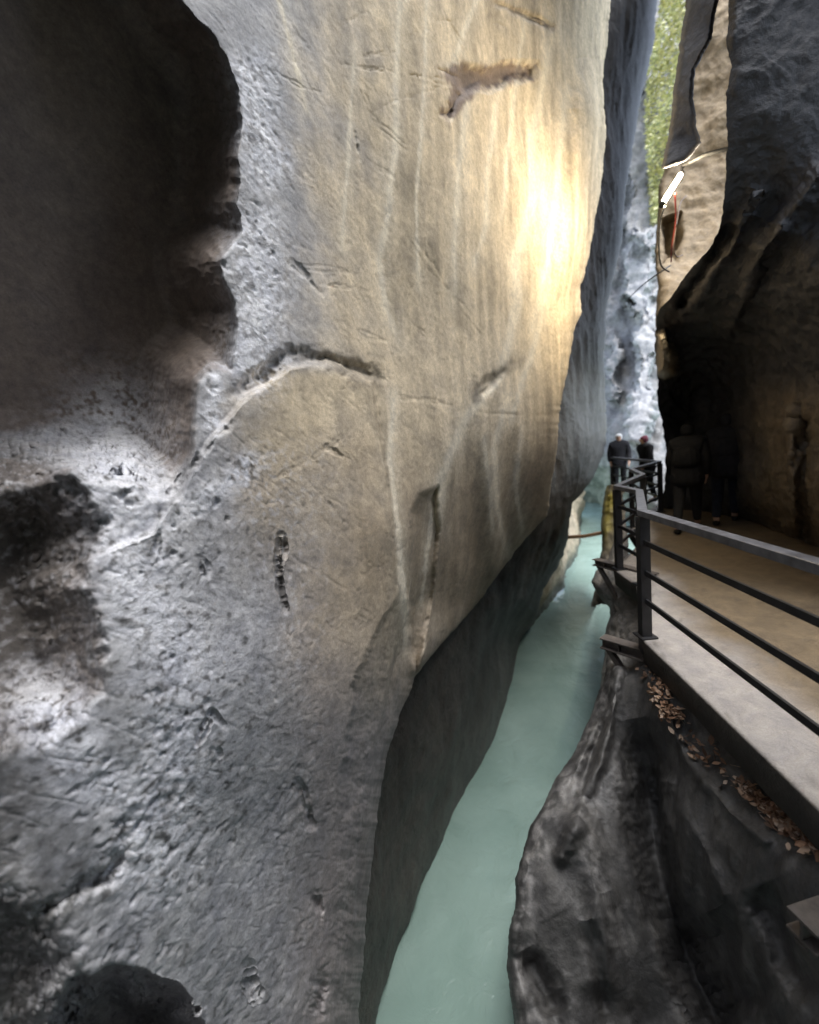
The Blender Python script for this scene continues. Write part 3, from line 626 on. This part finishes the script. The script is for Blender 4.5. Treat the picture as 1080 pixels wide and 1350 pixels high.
# ================================================================== WATER
def water():
    xs = spaced(-30, 60, -3, 14, .12, 1.2); ysw = spaced(-20, 60, 0, 30, .12, 1.2)
    X, Y = np.meshgrid(xs, ysw); P = np.stack([X, Y, np.full_like(X, WZ)], -1)
    p = P.reshape(-1, 3)
    flow = np.stack([p @ GN * 1.6, p @ GD * .8, p[:, 2]], 1); d = .03 * fbm(flow, 1.1, 3, 401) + .010 * fbm(flow, .4, 3, 403)
    P[..., 2] += d.reshape(X.shape)
    m, nt, b = new_mat('glacier_water')
    geo = nt.nodes.new('ShaderNodeNewGeometry'); v = geo.outputs['Position']
    c = ramp(nt, noise_node(nt, v, .8, 5, .55, .4), [(.3, (.215, .31, .272)), (.7, (.295, .40, .36))])
    nt.links.new(c, b.inputs['Base Color']); b.inputs['Roughness'].default_value = .1; b.inputs['IOR'].default_value = 1.33
    bump(nt, b, [(noise_node(nt, v, 2.6, 4, .6, .8), .45, .10), (noise_node(nt, v, 11, 4, .6, .6), .3, .02)])
    return tag(link('water', grid_mesh('water', P), m), 'milky turquoise river water flowing through the narrow gorge', 'river', kind='structure')
water()

# ================================================================== WALKWAY
M_STEEL = plain('painted_dark_steel', (.02, .02, .022), .5, 0, .35, 14, .2)
M_TOP = plain('sky_lightened_steel', (.10, .10, .11), .36, 0, .45, 14, .2)  # top rail steel, lightened in colour for the sky's reflection
M_RUST = plain('weathered_steel', (.10, .085, .075), .7, 0, .5, 10, .5)

H = 1.1
def rail_pt(px, py, z=H): return at_z(np.array(float(px)), np.array(float(py)), z)
Pp = rail_pt(847, 671); Dp = rail_pt(843, 645); Cp = rail_pt(813, 639); Ep = rail_pt(848, 624); Fp = rail_pt(832, 617)
N1 = rail_pt(1080, 738)
dN = (N1 - Pp); dN[2] = 0; dN /= np.linalg.norm(dN)
Np = Pp + dN * 6.5
Gp = rail_pt(870, 607); Jp = rail_pt(806, 602)
path = [Np, Pp, Dp, Cp, Ep, Fp, Gp, Jp]
flat = [Vector((p[0], p[1], 0)) for p in path]
print('PATH', [tuple(round(float(c), 2) for c in p) for p in path])
# slab: outer edge just outside the rail line, inner edge inside the rock
bm = Bm()
def offset(i, d):
    a = flat[max(i - 1, 0)]; c = flat[min(i + 1, len(flat) - 1)]; t = (c - a).normalized(); return flat[i] + Vector((-t.y, t.x, 0)) * d
edge = [flat[0] + Vector((-.05, 0, 0)), flat[1] + Vector((-.05, -.02, 0)), flat[2] + Vector((-.06, 0, 0)), flat[3] + Vector((-.06, .03, 0)), flat[4] + Vector((-.05, .05, 0)), flat[5] + Vector((-.08, 0, 0)), flat[6] + Vector((-.3, .1, 0)), flat[6] + Vector((1.6, 1.9, 0)), flat[6] + Vector((4.5, 5.5, 0))]
inner = [Vector((9, -4.5, 0)), Vector((9, 4, 0)), Vector((9.5, 7, 0)), Vector((10, 9, 0)), Vector((12, 11, 0)), Vector((13.5, 12, 0)), Vector((14, 13, 0)), Vector((15, 14, 0)), Vector((18, 17, 0))]
def densify(pts, n=60):
    out = []
    for p, q in zip(pts, pts[1:]):
        k = max(2, int((q - p).length / .06)); out += [p.lerp(q, i / k) for i in range(k)]
    return out + [pts[-1]]
cum = lambda p: np.r_[0, np.cumsum([(b_ - a_).length for a_, b_ in zip(p, p[1:])])]
ed = np.array(densify(edge)); ce = cum(edge); cd_ = cum([Vector(p) for p in ed])
inn = np.stack([np.interp(cd_, ce, [p[k] for p in inner]) for k in range(3)], 1)
W = np.linalg.norm(inn - ed, axis=1)[:, None]; dr = (inn - ed) / W
ms = np.r_[0, .006, .014, .03, .06, np.arange(.1, 1.5, .05), np.arange(1.5, 7, .15)]
top = ed[:, None] + dr[:, None] * np.minimum(ms[None] / W, 1)[..., None] * W[..., None]
top[:, 0, 2] -= .016; top[:, 1, 2] -= .005; top[:, 2, 2] -= .0015
pt = top.reshape(-1, 3); top[..., 2] += (.006 * fbm(pt, .8, 3, 601) + .003 * fbm(pt, .15, 3, 603)).reshape(top.shape[:2])
low = ed + np.array([.02, 0, -.22]) + (.008 * fbm(ed, .1, 2, 607))[:, None]; low2 = low + dr * 7
TP = np.concatenate([low2[:, None], low[:, None], top], 1)
pt = TP.reshape(-1, 3); n1 = fbm(pt, .5, 4, 611)[:, None]; n2 = fbm(pt, .09, 4, 613)[:, None]
dist = np.broadcast_to(np.r_[7, 0, ms][None], TP.shape[:2]).reshape(-1, 1)
k = sstep(.28, .75, dist + .35 * n1 + .12 * n2)
tc_ = np.array([.37, .345, .325]) * (1 + .2 * n1 + .25 * n2) * (1 - k) + np.array([.175, .135, .088]) * (1 + .35 * n1 + .3 * n2) * k  # pale outer strip puts skylight into the colour beside the sandy floor
spot = (sstep(.26, .38, fbm(pt, .06, 3, 617)) * .7 + .9 * sstep(.12, .3, fbm(pt, .35, 4, 619)) * .5)[:, None]; fa = (np.broadcast_to(np.r_[1, 1, 1, np.zeros(len(ms) - 1)][None], TP.shape[:2]).reshape(-1, 1)); tc_ = tc_ * (1 - fa) + np.array([.06, .055, .05]) * (1 + .4 * n2) * fa; tc_ = tc_ * (1 - .6 * spot) + np.array([.06, .05, .04]) * .6 * spot  # slab's outer face and underside darkened in colour to stand for shade
M_CONC = rock_mat('walkway_concrete', 30, .25, .3, rough=.75, grain=.15)
bm.b.free()
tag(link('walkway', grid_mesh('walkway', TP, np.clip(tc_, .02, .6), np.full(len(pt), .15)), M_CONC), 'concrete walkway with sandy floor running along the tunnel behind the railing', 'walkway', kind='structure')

# railings
HS = [.825, .57, .325]
def railing(a, b, label, posts=(True, False), near=False):
    a = Vector(a); b = Vector(b); a.z = b.z = 0
    root = empty('railing', a); tag(root, label, 'railing', 'railing sections along the walkway')
    d = b - a; L = Vector((0, 0, 0))
    t = Bm(); t.bar(L + Vector((0, 0, H - .03)), d + Vector((0, 0, H - .03)), .075, .05); t.build('top_rail', M_TOP, root, .004)
    for h in HS:
        t = Bm(); t.bar(Vector((0, 0, h)) + d.normalized() * .02, d + Vector((0, 0, h)) - d.normalized() * .02, .018, .045); t.build('rail', M_STEEL, root, .003)
    for k, on in enumerate(posts):
        if on:
            t = Bm(); q = L if k == 0 else d; sd = d.normalized()
            t.bar(q + Vector((0, 0, -.14)), q + Vector((0, 0, H - .062)), .08, .08, upv=sd); t.hexa(q + Vector((0, 0, .008)), (.07, 0, 0), (0, .07, 0), (0, 0, .008)); t.build('post', M_STEEL, root, .003)
    return root
railing(Pp, Np, 'long near railing section of four dark steel bars crossing the right side', (True, True))
railing(Pp, Dp, 'short railing section pointing straight away behind the near corner post', (False, True))
railing(Dp, Cp, 'short railing section ending at the post left of the near corner post', (False, True))
railing(Cp, Ep, 'railing section turning right from the left corner post above the mossy pillar', (False, True))
railing(Ep, Fp, 'small zigzag railing section just in front of the far railing', (False, True))
railing(Fp, Gp, 'railing section beside the walking people past the zigzag', (False, True))
railing(Gp, Jp, 'farthest railing section in front of the distant visitors', (True, True))

# steel brackets carrying the slab
def bracket(root_pt, out, back, label, hgt=.12):
    r = empty('bracket_beam', root_pt); tag(r, label, 'steel beam', 'steel beams carrying the walkway')
    o_ = Vector(out).normalized(); a = o_ * 0; tip = Vector(out); bk = -o_ * back
    t = Bm(); t.bar(bk + Vector((0, 0, hgt / 2)), tip + Vector((0, 0, hgt / 2)), .11, .014); t.bar(bk - Vector((0, 0, hgt / 2)), tip - Vector((0, 0, hgt / 2)), .11, .014)
    t.bar(bk, tip, .012, hgt - .014); t.hexa(tip * .55, o_ * .004, Vector((-o_.y, o_.x, 0)) * .052, (0, 0, hgt / 2 - .008)); t.build('beam', M_RUST, r, .002)
    t = Bm(); t.bar(tip * .85 + Vector((0, 0, -hgt / 2 - .01)), Vector((0, 0, -.85)) - o_ * .25, .05, .05); t.build('brace', M_RUST, r, .002)
    return r
bP = at(np.array(850.), np.array(862.), np.array(3.42)); tP = at(np.array(795.), np.array(858.), np.array(3.72))
tP[2] = bP[2]; bracket(Vector(bP), Vector(tP - bP), .5, 'rusty steel beam end sticking out below the near corner post', .09)
bC = at(np.array(818.), np.array(749.), np.array(5.2)); tC = at(np.array(785.), np.array(749.), np.array(5.6))
tC[2] = bC[2]; bracket(Vector(bC), Vector(tC - bC), .5, 'steel beam end sticking out at the rock lump under the railing corner', .08)
bn = at(np.array(1096.), np.array(1214.), np.array(1.62)); tn = at(np.array(1056.), np.array(1236.), np.array(1.60))
tn[2] = bn[2]; bracket(Vector(bn), Vector(tn - bn), 1.2, 'grey steel beam end at the right edge below the leaf litter', .09)

# ================================================================== WALL LAMP
M_LAMP, nt, b = new_mat('lamp_tube')
b.inputs['Base Color'].default_value = (1, .95, .85, 1); b.inputs['Emission Color'].default_value = (1, .83, .57, 1); b.inputs['Emission Strength'].default_value = LAMP = 235
M_GREY = plain('grey_metal', (.03, .03, .03), .6, 0)
La = at(np.array(874.), np.array(268.), np.array(4.3)); Lb = at(np.array(897.), np.array(231.), np.array(4.45))
lamp = empty('wall_lamp', La); tag(lamp, 'glowing tube lamp on a thin bracket arm high on the right rock wall', 'lamp')
La_, d = Vector((0, 0, 0)), Vector(Lb - La)
t = Bm(); t.tube([La_, d * .03, d * .97, d], [.012, .022, .022, .012], 12); t.build('tube', M_LAMP, lamp)
for q in ((d * -.07, La_), (d, d * 1.07)): t = Bm(); t.tube(q, .03, 10); t.build('end_cap', M_GREY, lamp)
w1 = at(np.array(960.), np.array(196.), np.array(4.2)) - La; w0 = at(np.array(900.), np.array(219.), np.array(4.45)) - La
t = Bm(); t.tube([Vector(w0), Vector((w0 + w1) / 2) + Vector((0, 0, .03)), Vector(w1)], .022, 8); t.tube([d * 1.05, Vector(w0)], .014, 6); t.build('arm', M_GREY, lamp)
def cable(pts, r, mat, label):
    P = [Vector(at(np.array(float(x)), np.array(float(y)), np.array(float(z)))) for x, y, z in pts]
    Q = []
    for i in range(len(P) - 1):
        p0, p1, p2, p3 = P[max(i - 1, 0)], P[i], P[i + 1], P[min(i + 2, len(P) - 1)]
        for k in range(6):
            s = k / 6; Q.append(.5 * ((2 * p1) + (p2 - p0) * s + (2 * p0 - 5 * p1 + 4 * p2 - p3) * s * s + (3 * p1 - p0 - 3 * p2 + p3) * s ** 3))
    Q.append(P[-1]); o0 = Q[0]
    t = Bm(); t.tube([q - o0 for q in Q], r, 7); o = t.build('cable', mat); o.location = o0
    return tag(o, label, 'cable')
M_CW = plain('grey_cable', (.10, .10, .10), .6); M_CR = plain('red_cable', (.14, .015, .010), .6); M_CT = plain('tan_cable', (.13, .085, .06), .6)
cable([(876, 272, 4.35), (870, 295, 4.6), (869, 330, 4.9), (872, 350, 5.1), (882, 358, 5.4)], .011, M_CW, 'pale grey cable hanging in a loop from the lower lamp end')
cable([(905, 258, 6.2), (897, 268, 5.6), (893, 290, 5.4), (888, 325, 5.4), (892, 338, 5.6), (900, 336, 6.0)], .009, M_CT, 'pale tan cable hanging beside the red one below the lamp')
cable([(890, 255, 4.55), (891, 290, 5.0), (886, 325, 5.3), (885, 345, 5.7)], .009, M_CR, 'red cable hanging below the wall lamp')
cable([(822, 400, 14), (845, 378, 9), (866, 362, 6.3), (884, 350, 6.2)], .012, M_GREY, 'thin dark cable stretched from the lamp rock to the far wall')

# water pipe across the river
pa = at(np.array(745.), np.array(708.5), np.array(13.5)); pb = at(np.array(800.), np.array(701.), np.array(12.5)); pm = (pa + pb) / 2 - np.array([0, 0, .05])
t = Bm(); t.tube([Vector(p) - Vector(pa) for p in (pa, pm, pb)], .06, 10); o = t.build('pipe', plain('orange_pipe', (.62, .33, .17), .5)); o.location = Vector(pa)
tag(o, 'orange pipe crossing low above the water behind the dark wall', 'pipe')

# ================================================================== LEAVES
def leaves():
    b_ = bmesh.new(); f = tps(ctrlE); r = random.Random(3); fl = []
    spots = [((862, 892), (880, 915), 40, 12), ((875, 930), (895, 950), 60, 14), ((985, 1040), (1010, 1062), 70, 10), ((1010, 1062), (1075, 1115), 170, 14), ((900, 965), (985, 1045), 60, 16), ((850, 880), (870, 930), 30, 10)]
    X = []; 
    for (a, c, n_, sp) in spots:
        for _ in range(n_):
            s = r.random(); X.append((a[0] + (c[0] - a[0]) * s + r.gauss(0, sp * .5), a[1] + (c[1] - a[1]) * s + r.gauss(0, sp * .5)))
    xs = np.array(X); Z = f(xs[:, 0], xs[:, 1]) * shapeE(xs[:, 0], xs[:, 1], None); Pt = at(xs[:, 0], xs[:, 1], Z - .03)
    mats = []
    for p in Pt:
        s = r.uniform(.014, .034); M = Matrix.Translation(p) @ Matrix.Rotation(r.uniform(0, 6.28), 4, 'Z') @ Matrix.Rotation(r.gauss(.2, .5), 4, 'X') @ Matrix.Rotation(r.gauss(0, .5), 4, 'Y')
        sh = [(-1, 0, 0), (-.4, .5, .15), (.4, .45, .1), (1.1, 0, .25), (.4, -.45, .12), (-.4, -.5, .2)]
        v = [b_.verts.new(M @ Vector((x * s, y * s, z * s))) for x, y, z in sh]; b_.faces.new((v[0], v[1], v[2], v[3])); b_.faces.new((v[0], v[3], v[4], v[5]))
    me = bpy.data.meshes.new('leaf_litter'); b_.to_mesh(me); b_.free()
    m, nt, bb = new_mat('dead_leaves'); g = nt.nodes.new('ShaderNodeNewGeometry')
    c = ramp(nt, g.outputs['Random Per Island'], [(0, (.10, .06, .04)), (.4, (.26, .14, .08)), (.7, (.36, .24, .16)), (1, (.48, .38, .30))]); nt.links.new(c, bb.inputs['Base Color']); bb.inputs['Roughness'].default_value = .7
    return tag(link('leaf_litter', me, m), 'brown fallen leaves lying on the rock ledge below the walkway edge', 'leaves', kind='stuff')
leaves()

# foliage lit by the sky at the top of the slot
def foliage():
    b_ = bmesh.new(); r = random.Random(5)
    Lc = curve([(862, -150), (872, 0), (858, 60), (850, 130), (852, 200), (856, 260), (862, 330)]); Rc = curve([(930, -150), (925, 0), (915, 100), (905, 200), (890, 260), (880, 330)])
    for k in range(9000):
        y = r.uniform(-60, 335); x = r.uniform(float(Lc(y)), float(Rc(y))); Z = 26.5 + 3.5 * r.random() ** 2 + (330 - y) * .004 - 1.6 * max(0, math.sin(y * .06 + x * .15)) 
        p = at(np.array(x), np.array(y), np.array(Z)); s = r.uniform(.06, .2)
        M = Matrix.Translation(p) @ Matrix.Rotation(r.uniform(0, 6.28), 4, 'Z') @ Matrix.Rotation(r.gauss(.5, .6), 4, 'X')
        v = [b_.verts.new(M @ Vector((a * s, c * s, 0))) for a, c in ((-1, 0), (0, .5), (1.1, 0), (0, -.5))]; b_.faces.new(v)
    me = bpy.data.meshes.new('hillside_foliage'); b_.to_mesh(me); b_.free()
    m, nt, bb = new_mat('leaves'); g = nt.nodes.new('ShaderNodeNewGeometry')
    c = ramp(nt, g.outputs['Random Per Island'], [(0, (.22, .24, .10)), (.4, (.48, .47, .20)), (.8, (.68, .63, .30)), (1, (.72, .66, .42))]); nt.links.new(c, bb.inputs['Base Color']); bb.inputs['Roughness'].default_value = .6
    return tag(link('hillside_foliage', me, m), 'yellow green leaves and moss covering the far slope at the top of the slot', 'foliage', kind='stuff')
foliage()

# ================================================================== PEOPLE
M_SKIN = plain('skin', (.45, .28, .2), .55); M_HAIR = plain('dark_hair', (.03, .022, .018), .6, bmp=.5, scale=40)
def fabric(name, c): return plain(name, c, .85, 0, .3, 18, .5, .2)
def person(loc, face, label, coat, trousers, h=1.72, stride=.22, pack=None, hat=None, lean=.06, bulk=1.0):
    root = empty('person', loc, face); tag(root, label, 'person', 'visitors walking along the walkway')
    k = h / 1.72
    def skin(name, verts, edges, radii, mat, sub=2):
        me = bpy.data.meshes.new(name); me.from_pydata([tuple(c * k for c in v) for v in verts], edges, [])
        o = link(name, me, mat, root); o.modifiers.new('skin', 'SKIN'); sv = me.skin_vertices[0].data
        for i, r in enumerate(radii): sv[i].radius = ((r if isinstance(r, tuple) else (r, r))[0] * k, (r if isinstance(r, tuple) else (r, r))[1] * k)
        sv[0].use_root = True; s = o.modifiers.new('sub', 'SUBSURF'); s.levels = s.render_levels = sub; me.polygons.foreach_set
        return o
    # body: +Y is forward; one continuous figure, pelvis first
    V = [(0, 0, .95), (0, .01, 1.12), (0, lean * .6, 1.3), (0, lean, 1.44), (0, lean + .01, 1.52), (0, lean + .03, 1.58), (0, lean + .03, 1.68)]
    R = [(.15, .11), (.135, .1), (.16, .11), (.13, .085), (.055, .055), (.075, .085), (.07, .085)]
    E = [(i, i + 1) for i in range(6)]
    for s in (-1, 1):
        b0 = len(V)
        V += [(.1 * s, 0, .9), (.1 * s, stride * s * .45 + .03, .5), (.1 * s, stride * s - (.06 if s < 0 else 0), .1), (.1 * s, stride * s + .12, .035)]
        R += [.095, .062, .043, .035]; E += [(0, b0), (b0, b0 + 1), (b0 + 1, b0 + 2), (b0 + 2, b0 + 3)]
        b0 = len(V)
        V += [(.19 * s, lean, 1.41), (.245 * s, lean - .05 - .05 * s, 1.15), (.235 * s, lean + .07 - .09 * s, .92), (.225 * s, lean + .1 - .1 * s, .84)]
        R += [.058, .046, .034, .03]; E += [(3, b0), (b0, b0 + 1), (b0 + 1, b0 + 2), (b0 + 2, b0 + 3)]
        hb = b0 + 3
        for q in range(4):
            b1 = len(V); fx = (.015 - .01 * q) ; V += [(.225 * s, lean + .1 - .1 * s + .028 - .018 * q, .79), (.22 * s, lean + .115 - .1 * s + .026 - .017 * q, .755 + .006 * abs(q - 1))]; R += [.0095, .0075]; E += [(hb, b1), (b1, b1 + 1)]
        b1 = len(V); V += [(.215 * s, lean + .15 - .1 * s, .83), (.205 * s, lean + .165 - .1 * s, .80)]; R += [.011, .009]; E += [(hb, b1), (b1, b1 + 1)]
    skin('body', V, E, R, M_SKIN, 2)
    # coat: its own shell over torso and arms
    V = [(0, 0, .70), (0, 0, .9), (0, .01, 1.14), (0, lean * .6, 1.31), (0, lean, 1.45), (0, lean + .01, 1.56)]; R = [(a * bulk, b * bulk) for a, b in ((.235, .21), (.225, .19), (.20, .165), (.215, .165), (.165, .125), (.085, .085))]; E = [(i, i + 1) for i in range(5)]
    for s in (-1, 1):
        b0 = len(V); V += [(.195 * s, lean, 1.42), (.25 * s, lean - .05 - .05 * s, 1.15), (.24 * s, lean + .07 - .09 * s, .9)]; R += [.088, .075, .06]; E += [(4, b0), (b0, b0 + 1), (b0 + 1, b0 + 2)]
    skin('coat', V, E, R, coat)
    V = [(0, 0, .93)]; R = [(.155, .125)]; E = []
    for s in (-1, 1):
        b0 = len(V); V += [(.1 * s, 0, .86), (.1 * s, stride * s * .45 + .03, .5), (.1 * s, stride * s - (.06 if s < 0 else 0), .12)]; R += [.11, .082, .06]; E += [(0, b0), (b0, b0 + 1), (b0 + 1, b0 + 2)]
    skin('trousers', V, E, R, trousers)
    for s in (-1, 1):
        y0 = stride * s - (.06 if s < 0 else 0)
        skin('shoe', [(.1 * s, y0 - .05, .055), (.1 * s, y0 + .05, .05), (.1 * s, y0 + .17, .04)], [(0, 1), (1, 2)], [.05, .052, .04], M_SHOE)
    skin('hair' if not hat else 'hood', [(0, lean - .015, 1.52), (0, lean - .005, 1.64), (0, lean + .03, 1.72)], [(0, 1), (1, 2)], [(.095, .085), (.108, .105), (.085, .09)], hat or M_HAIR)
    # face on the forward side
    t = Bm(); c = Vector((0, lean + .115, 1.62)) * k
    t.b.free()
    for s in (-1, 1): t = Bm(); t.tube([c + Vector((.032 * s, -.012, .02)), c + Vector((.032 * s, -.002, .02))], .012, 8); t.build('eye', M_EYE, root)
    t = Bm(); t.tube([c + Vector((0, -.005, .02)), c + Vector((0, .018, -.015)), c + Vector((0, 0, -.022))], [.008, .014, .008], 8); t.build('nose', M_SKIN, root)
    t = Bm(); t.tube([c + Vector((-.025, -.012, -.05)), c + Vector((0, -.003, -.052)), c + Vector((.025, -.012, -.05))], .007, 6); t.build('mouth', M_LIP, root)
    if pack:
        skin('backpack', [(0, lean - .17, 1.02), (0, lean - .18, 1.2), (0, lean - .16, 1.4)], [(0, 1), (1, 2)], [(.2, .13), (.22, .15), (.16, .11)], pack)
    return root
M_SHOE = fabric('shoes', (.02, .02, .02)); M_EYE = plain('eye_dark', (.03, .03, .03), .3); M_LIP = plain('lips', (.35, .15, .12), .5)
cB = fabric('black_coat', (.022, .022, .026)); cG = fabric('charcoal_coat', (.011, .011, .012)); tr1 = fabric('black_trousers', (.018, .018, .02)); tr2 = fabric('navy_trousers', (.02, .024, .036))
wine = fabric('wine_scarf', (.16, .05, .07)); pale = fabric('pale_hat', (.6, .6, .6))
f1 = at_z(np.array(907.), np.array(700.), 0.); f2 = at_z(np.array(957.), np.array(690.), 0.)
person((f1[0], f1[1], 0), -.75, 'person in a long charcoal coat walking away, left of the pair on the walkway', cG, tr1, 1.78, .26, cG, cG, .06, 1.12)
person((f2[0], f2[1], 0), -.75, 'person in a bulky black coat with backpack, right of the pair on the walkway', cB, tr2, 1.88, .2, cB, cB, .1, 1.25)
def far_person(px, py_head, Z, label, coat, hat, h):
    p = at(np.array(float(px)), np.array(float(py_head)), np.array(float(Z))); person((p[0], p[1], 0.0), 2.6, label, coat, tr1, h, .1, None, hat)
jv = Vector(Jp); gv = Vector(Gp)
for (s, label, coat, hat) in ((.22, 'distant person in black jacket and pale hat behind the farthest railing', cB, pale), (.8, 'distant person in dark jacket with wine red hood behind the farthest railing', cG, wine)):
    p = jv.lerp(gv, s); dirv = Vector((p.x, p.y, 0)).normalized(); p = p + dirv * .8
    person((p.x, p.y, 0), 2.7 if hat is pale else 1.5, label, coat, tr1, 1.76 if hat is pale else 1.64, .08, None, hat)

# ================================================================== LIGHT
world = bpy.data.worlds.new('World'); bpy.context.scene.world = world; world.use_nodes = True
nt = world.node_tree; nt.nodes.clear(); out = nt.nodes.new('ShaderNodeOutputWorld'); bg = nt.nodes.new('ShaderNodeBackground'); sky = nt.nodes.new('ShaderNodeTexSky')
sky.sky_type = 'NISHITA'; sky.sun_disc = False
TO_SUN = (Vector(GN) * .27 - Vector(GD) * .06 + Vector((0, 0, .9))).normalized()
el = math.asin(TO_SUN.z); az = math.atan2(TO_SUN.x, TO_SUN.y)
sky.sun_elevation = el; sky.sun_rotation = az
hs = nt.nodes.new('ShaderNodeHueSaturation'); hs.inputs['Saturation'].default_value = .62; nt.links.new(sky.outputs[0], hs.inputs['Color']); nt.links.new(hs.outputs[0], bg.inputs[0]); bg.inputs[1].default_value = .135; nt.links.new(bg.outputs[0], out.inputs[0])
sl = bpy.data.lights.new('sun', 'SUN'); sl.energy = 1.4; sl.angle = math.radians(40); sl.color = (1, .985, .96)
so = bpy.data.objects.new('sun', sl); C.objects.link(so); so.rotation_euler = TO_SUN.to_track_quat('Z', 'Y').to_euler(); so.location = (0, 0, 40)

cd = bpy.data.cameras.new('camera'); co = bpy.data.objects.new('camera', cd); C.objects.link(co)
cd.sensor_fit = 'HORIZONTAL'; cd.sensor_width = 36; cd.lens = 36 * F / 1080; cd.clip_end = 500; cd.clip_start = .05
cd.dof.use_dof = True; cd.dof.focus_distance = 2.6; cd.dof.aperture_fstop = 1.0
Mx = Matrix((( rt[0], up[0], -fw[0], 0), (rt[1], up[1], -fw[1], 0), (rt[2], up[2], -fw[2], CAMZ), (0, 0, 0, 1)))
co.matrix_world = Mx
sc = bpy.context.scene; sc.camera = co
sc.view_settings.view_transform = 'Standard'; sc.view_settings.look = 'None'; sc.view_settings.exposure = 2.05; sc.view_settings.gamma = 1
sc.cycles.use_denoising = True
try: sc.cycles.denoiser = 'OPENIMAGEDENOISE'
except Exception: pass
sc.cycles.max_bounces = 8; sc.cycles.diffuse_bounces = 6
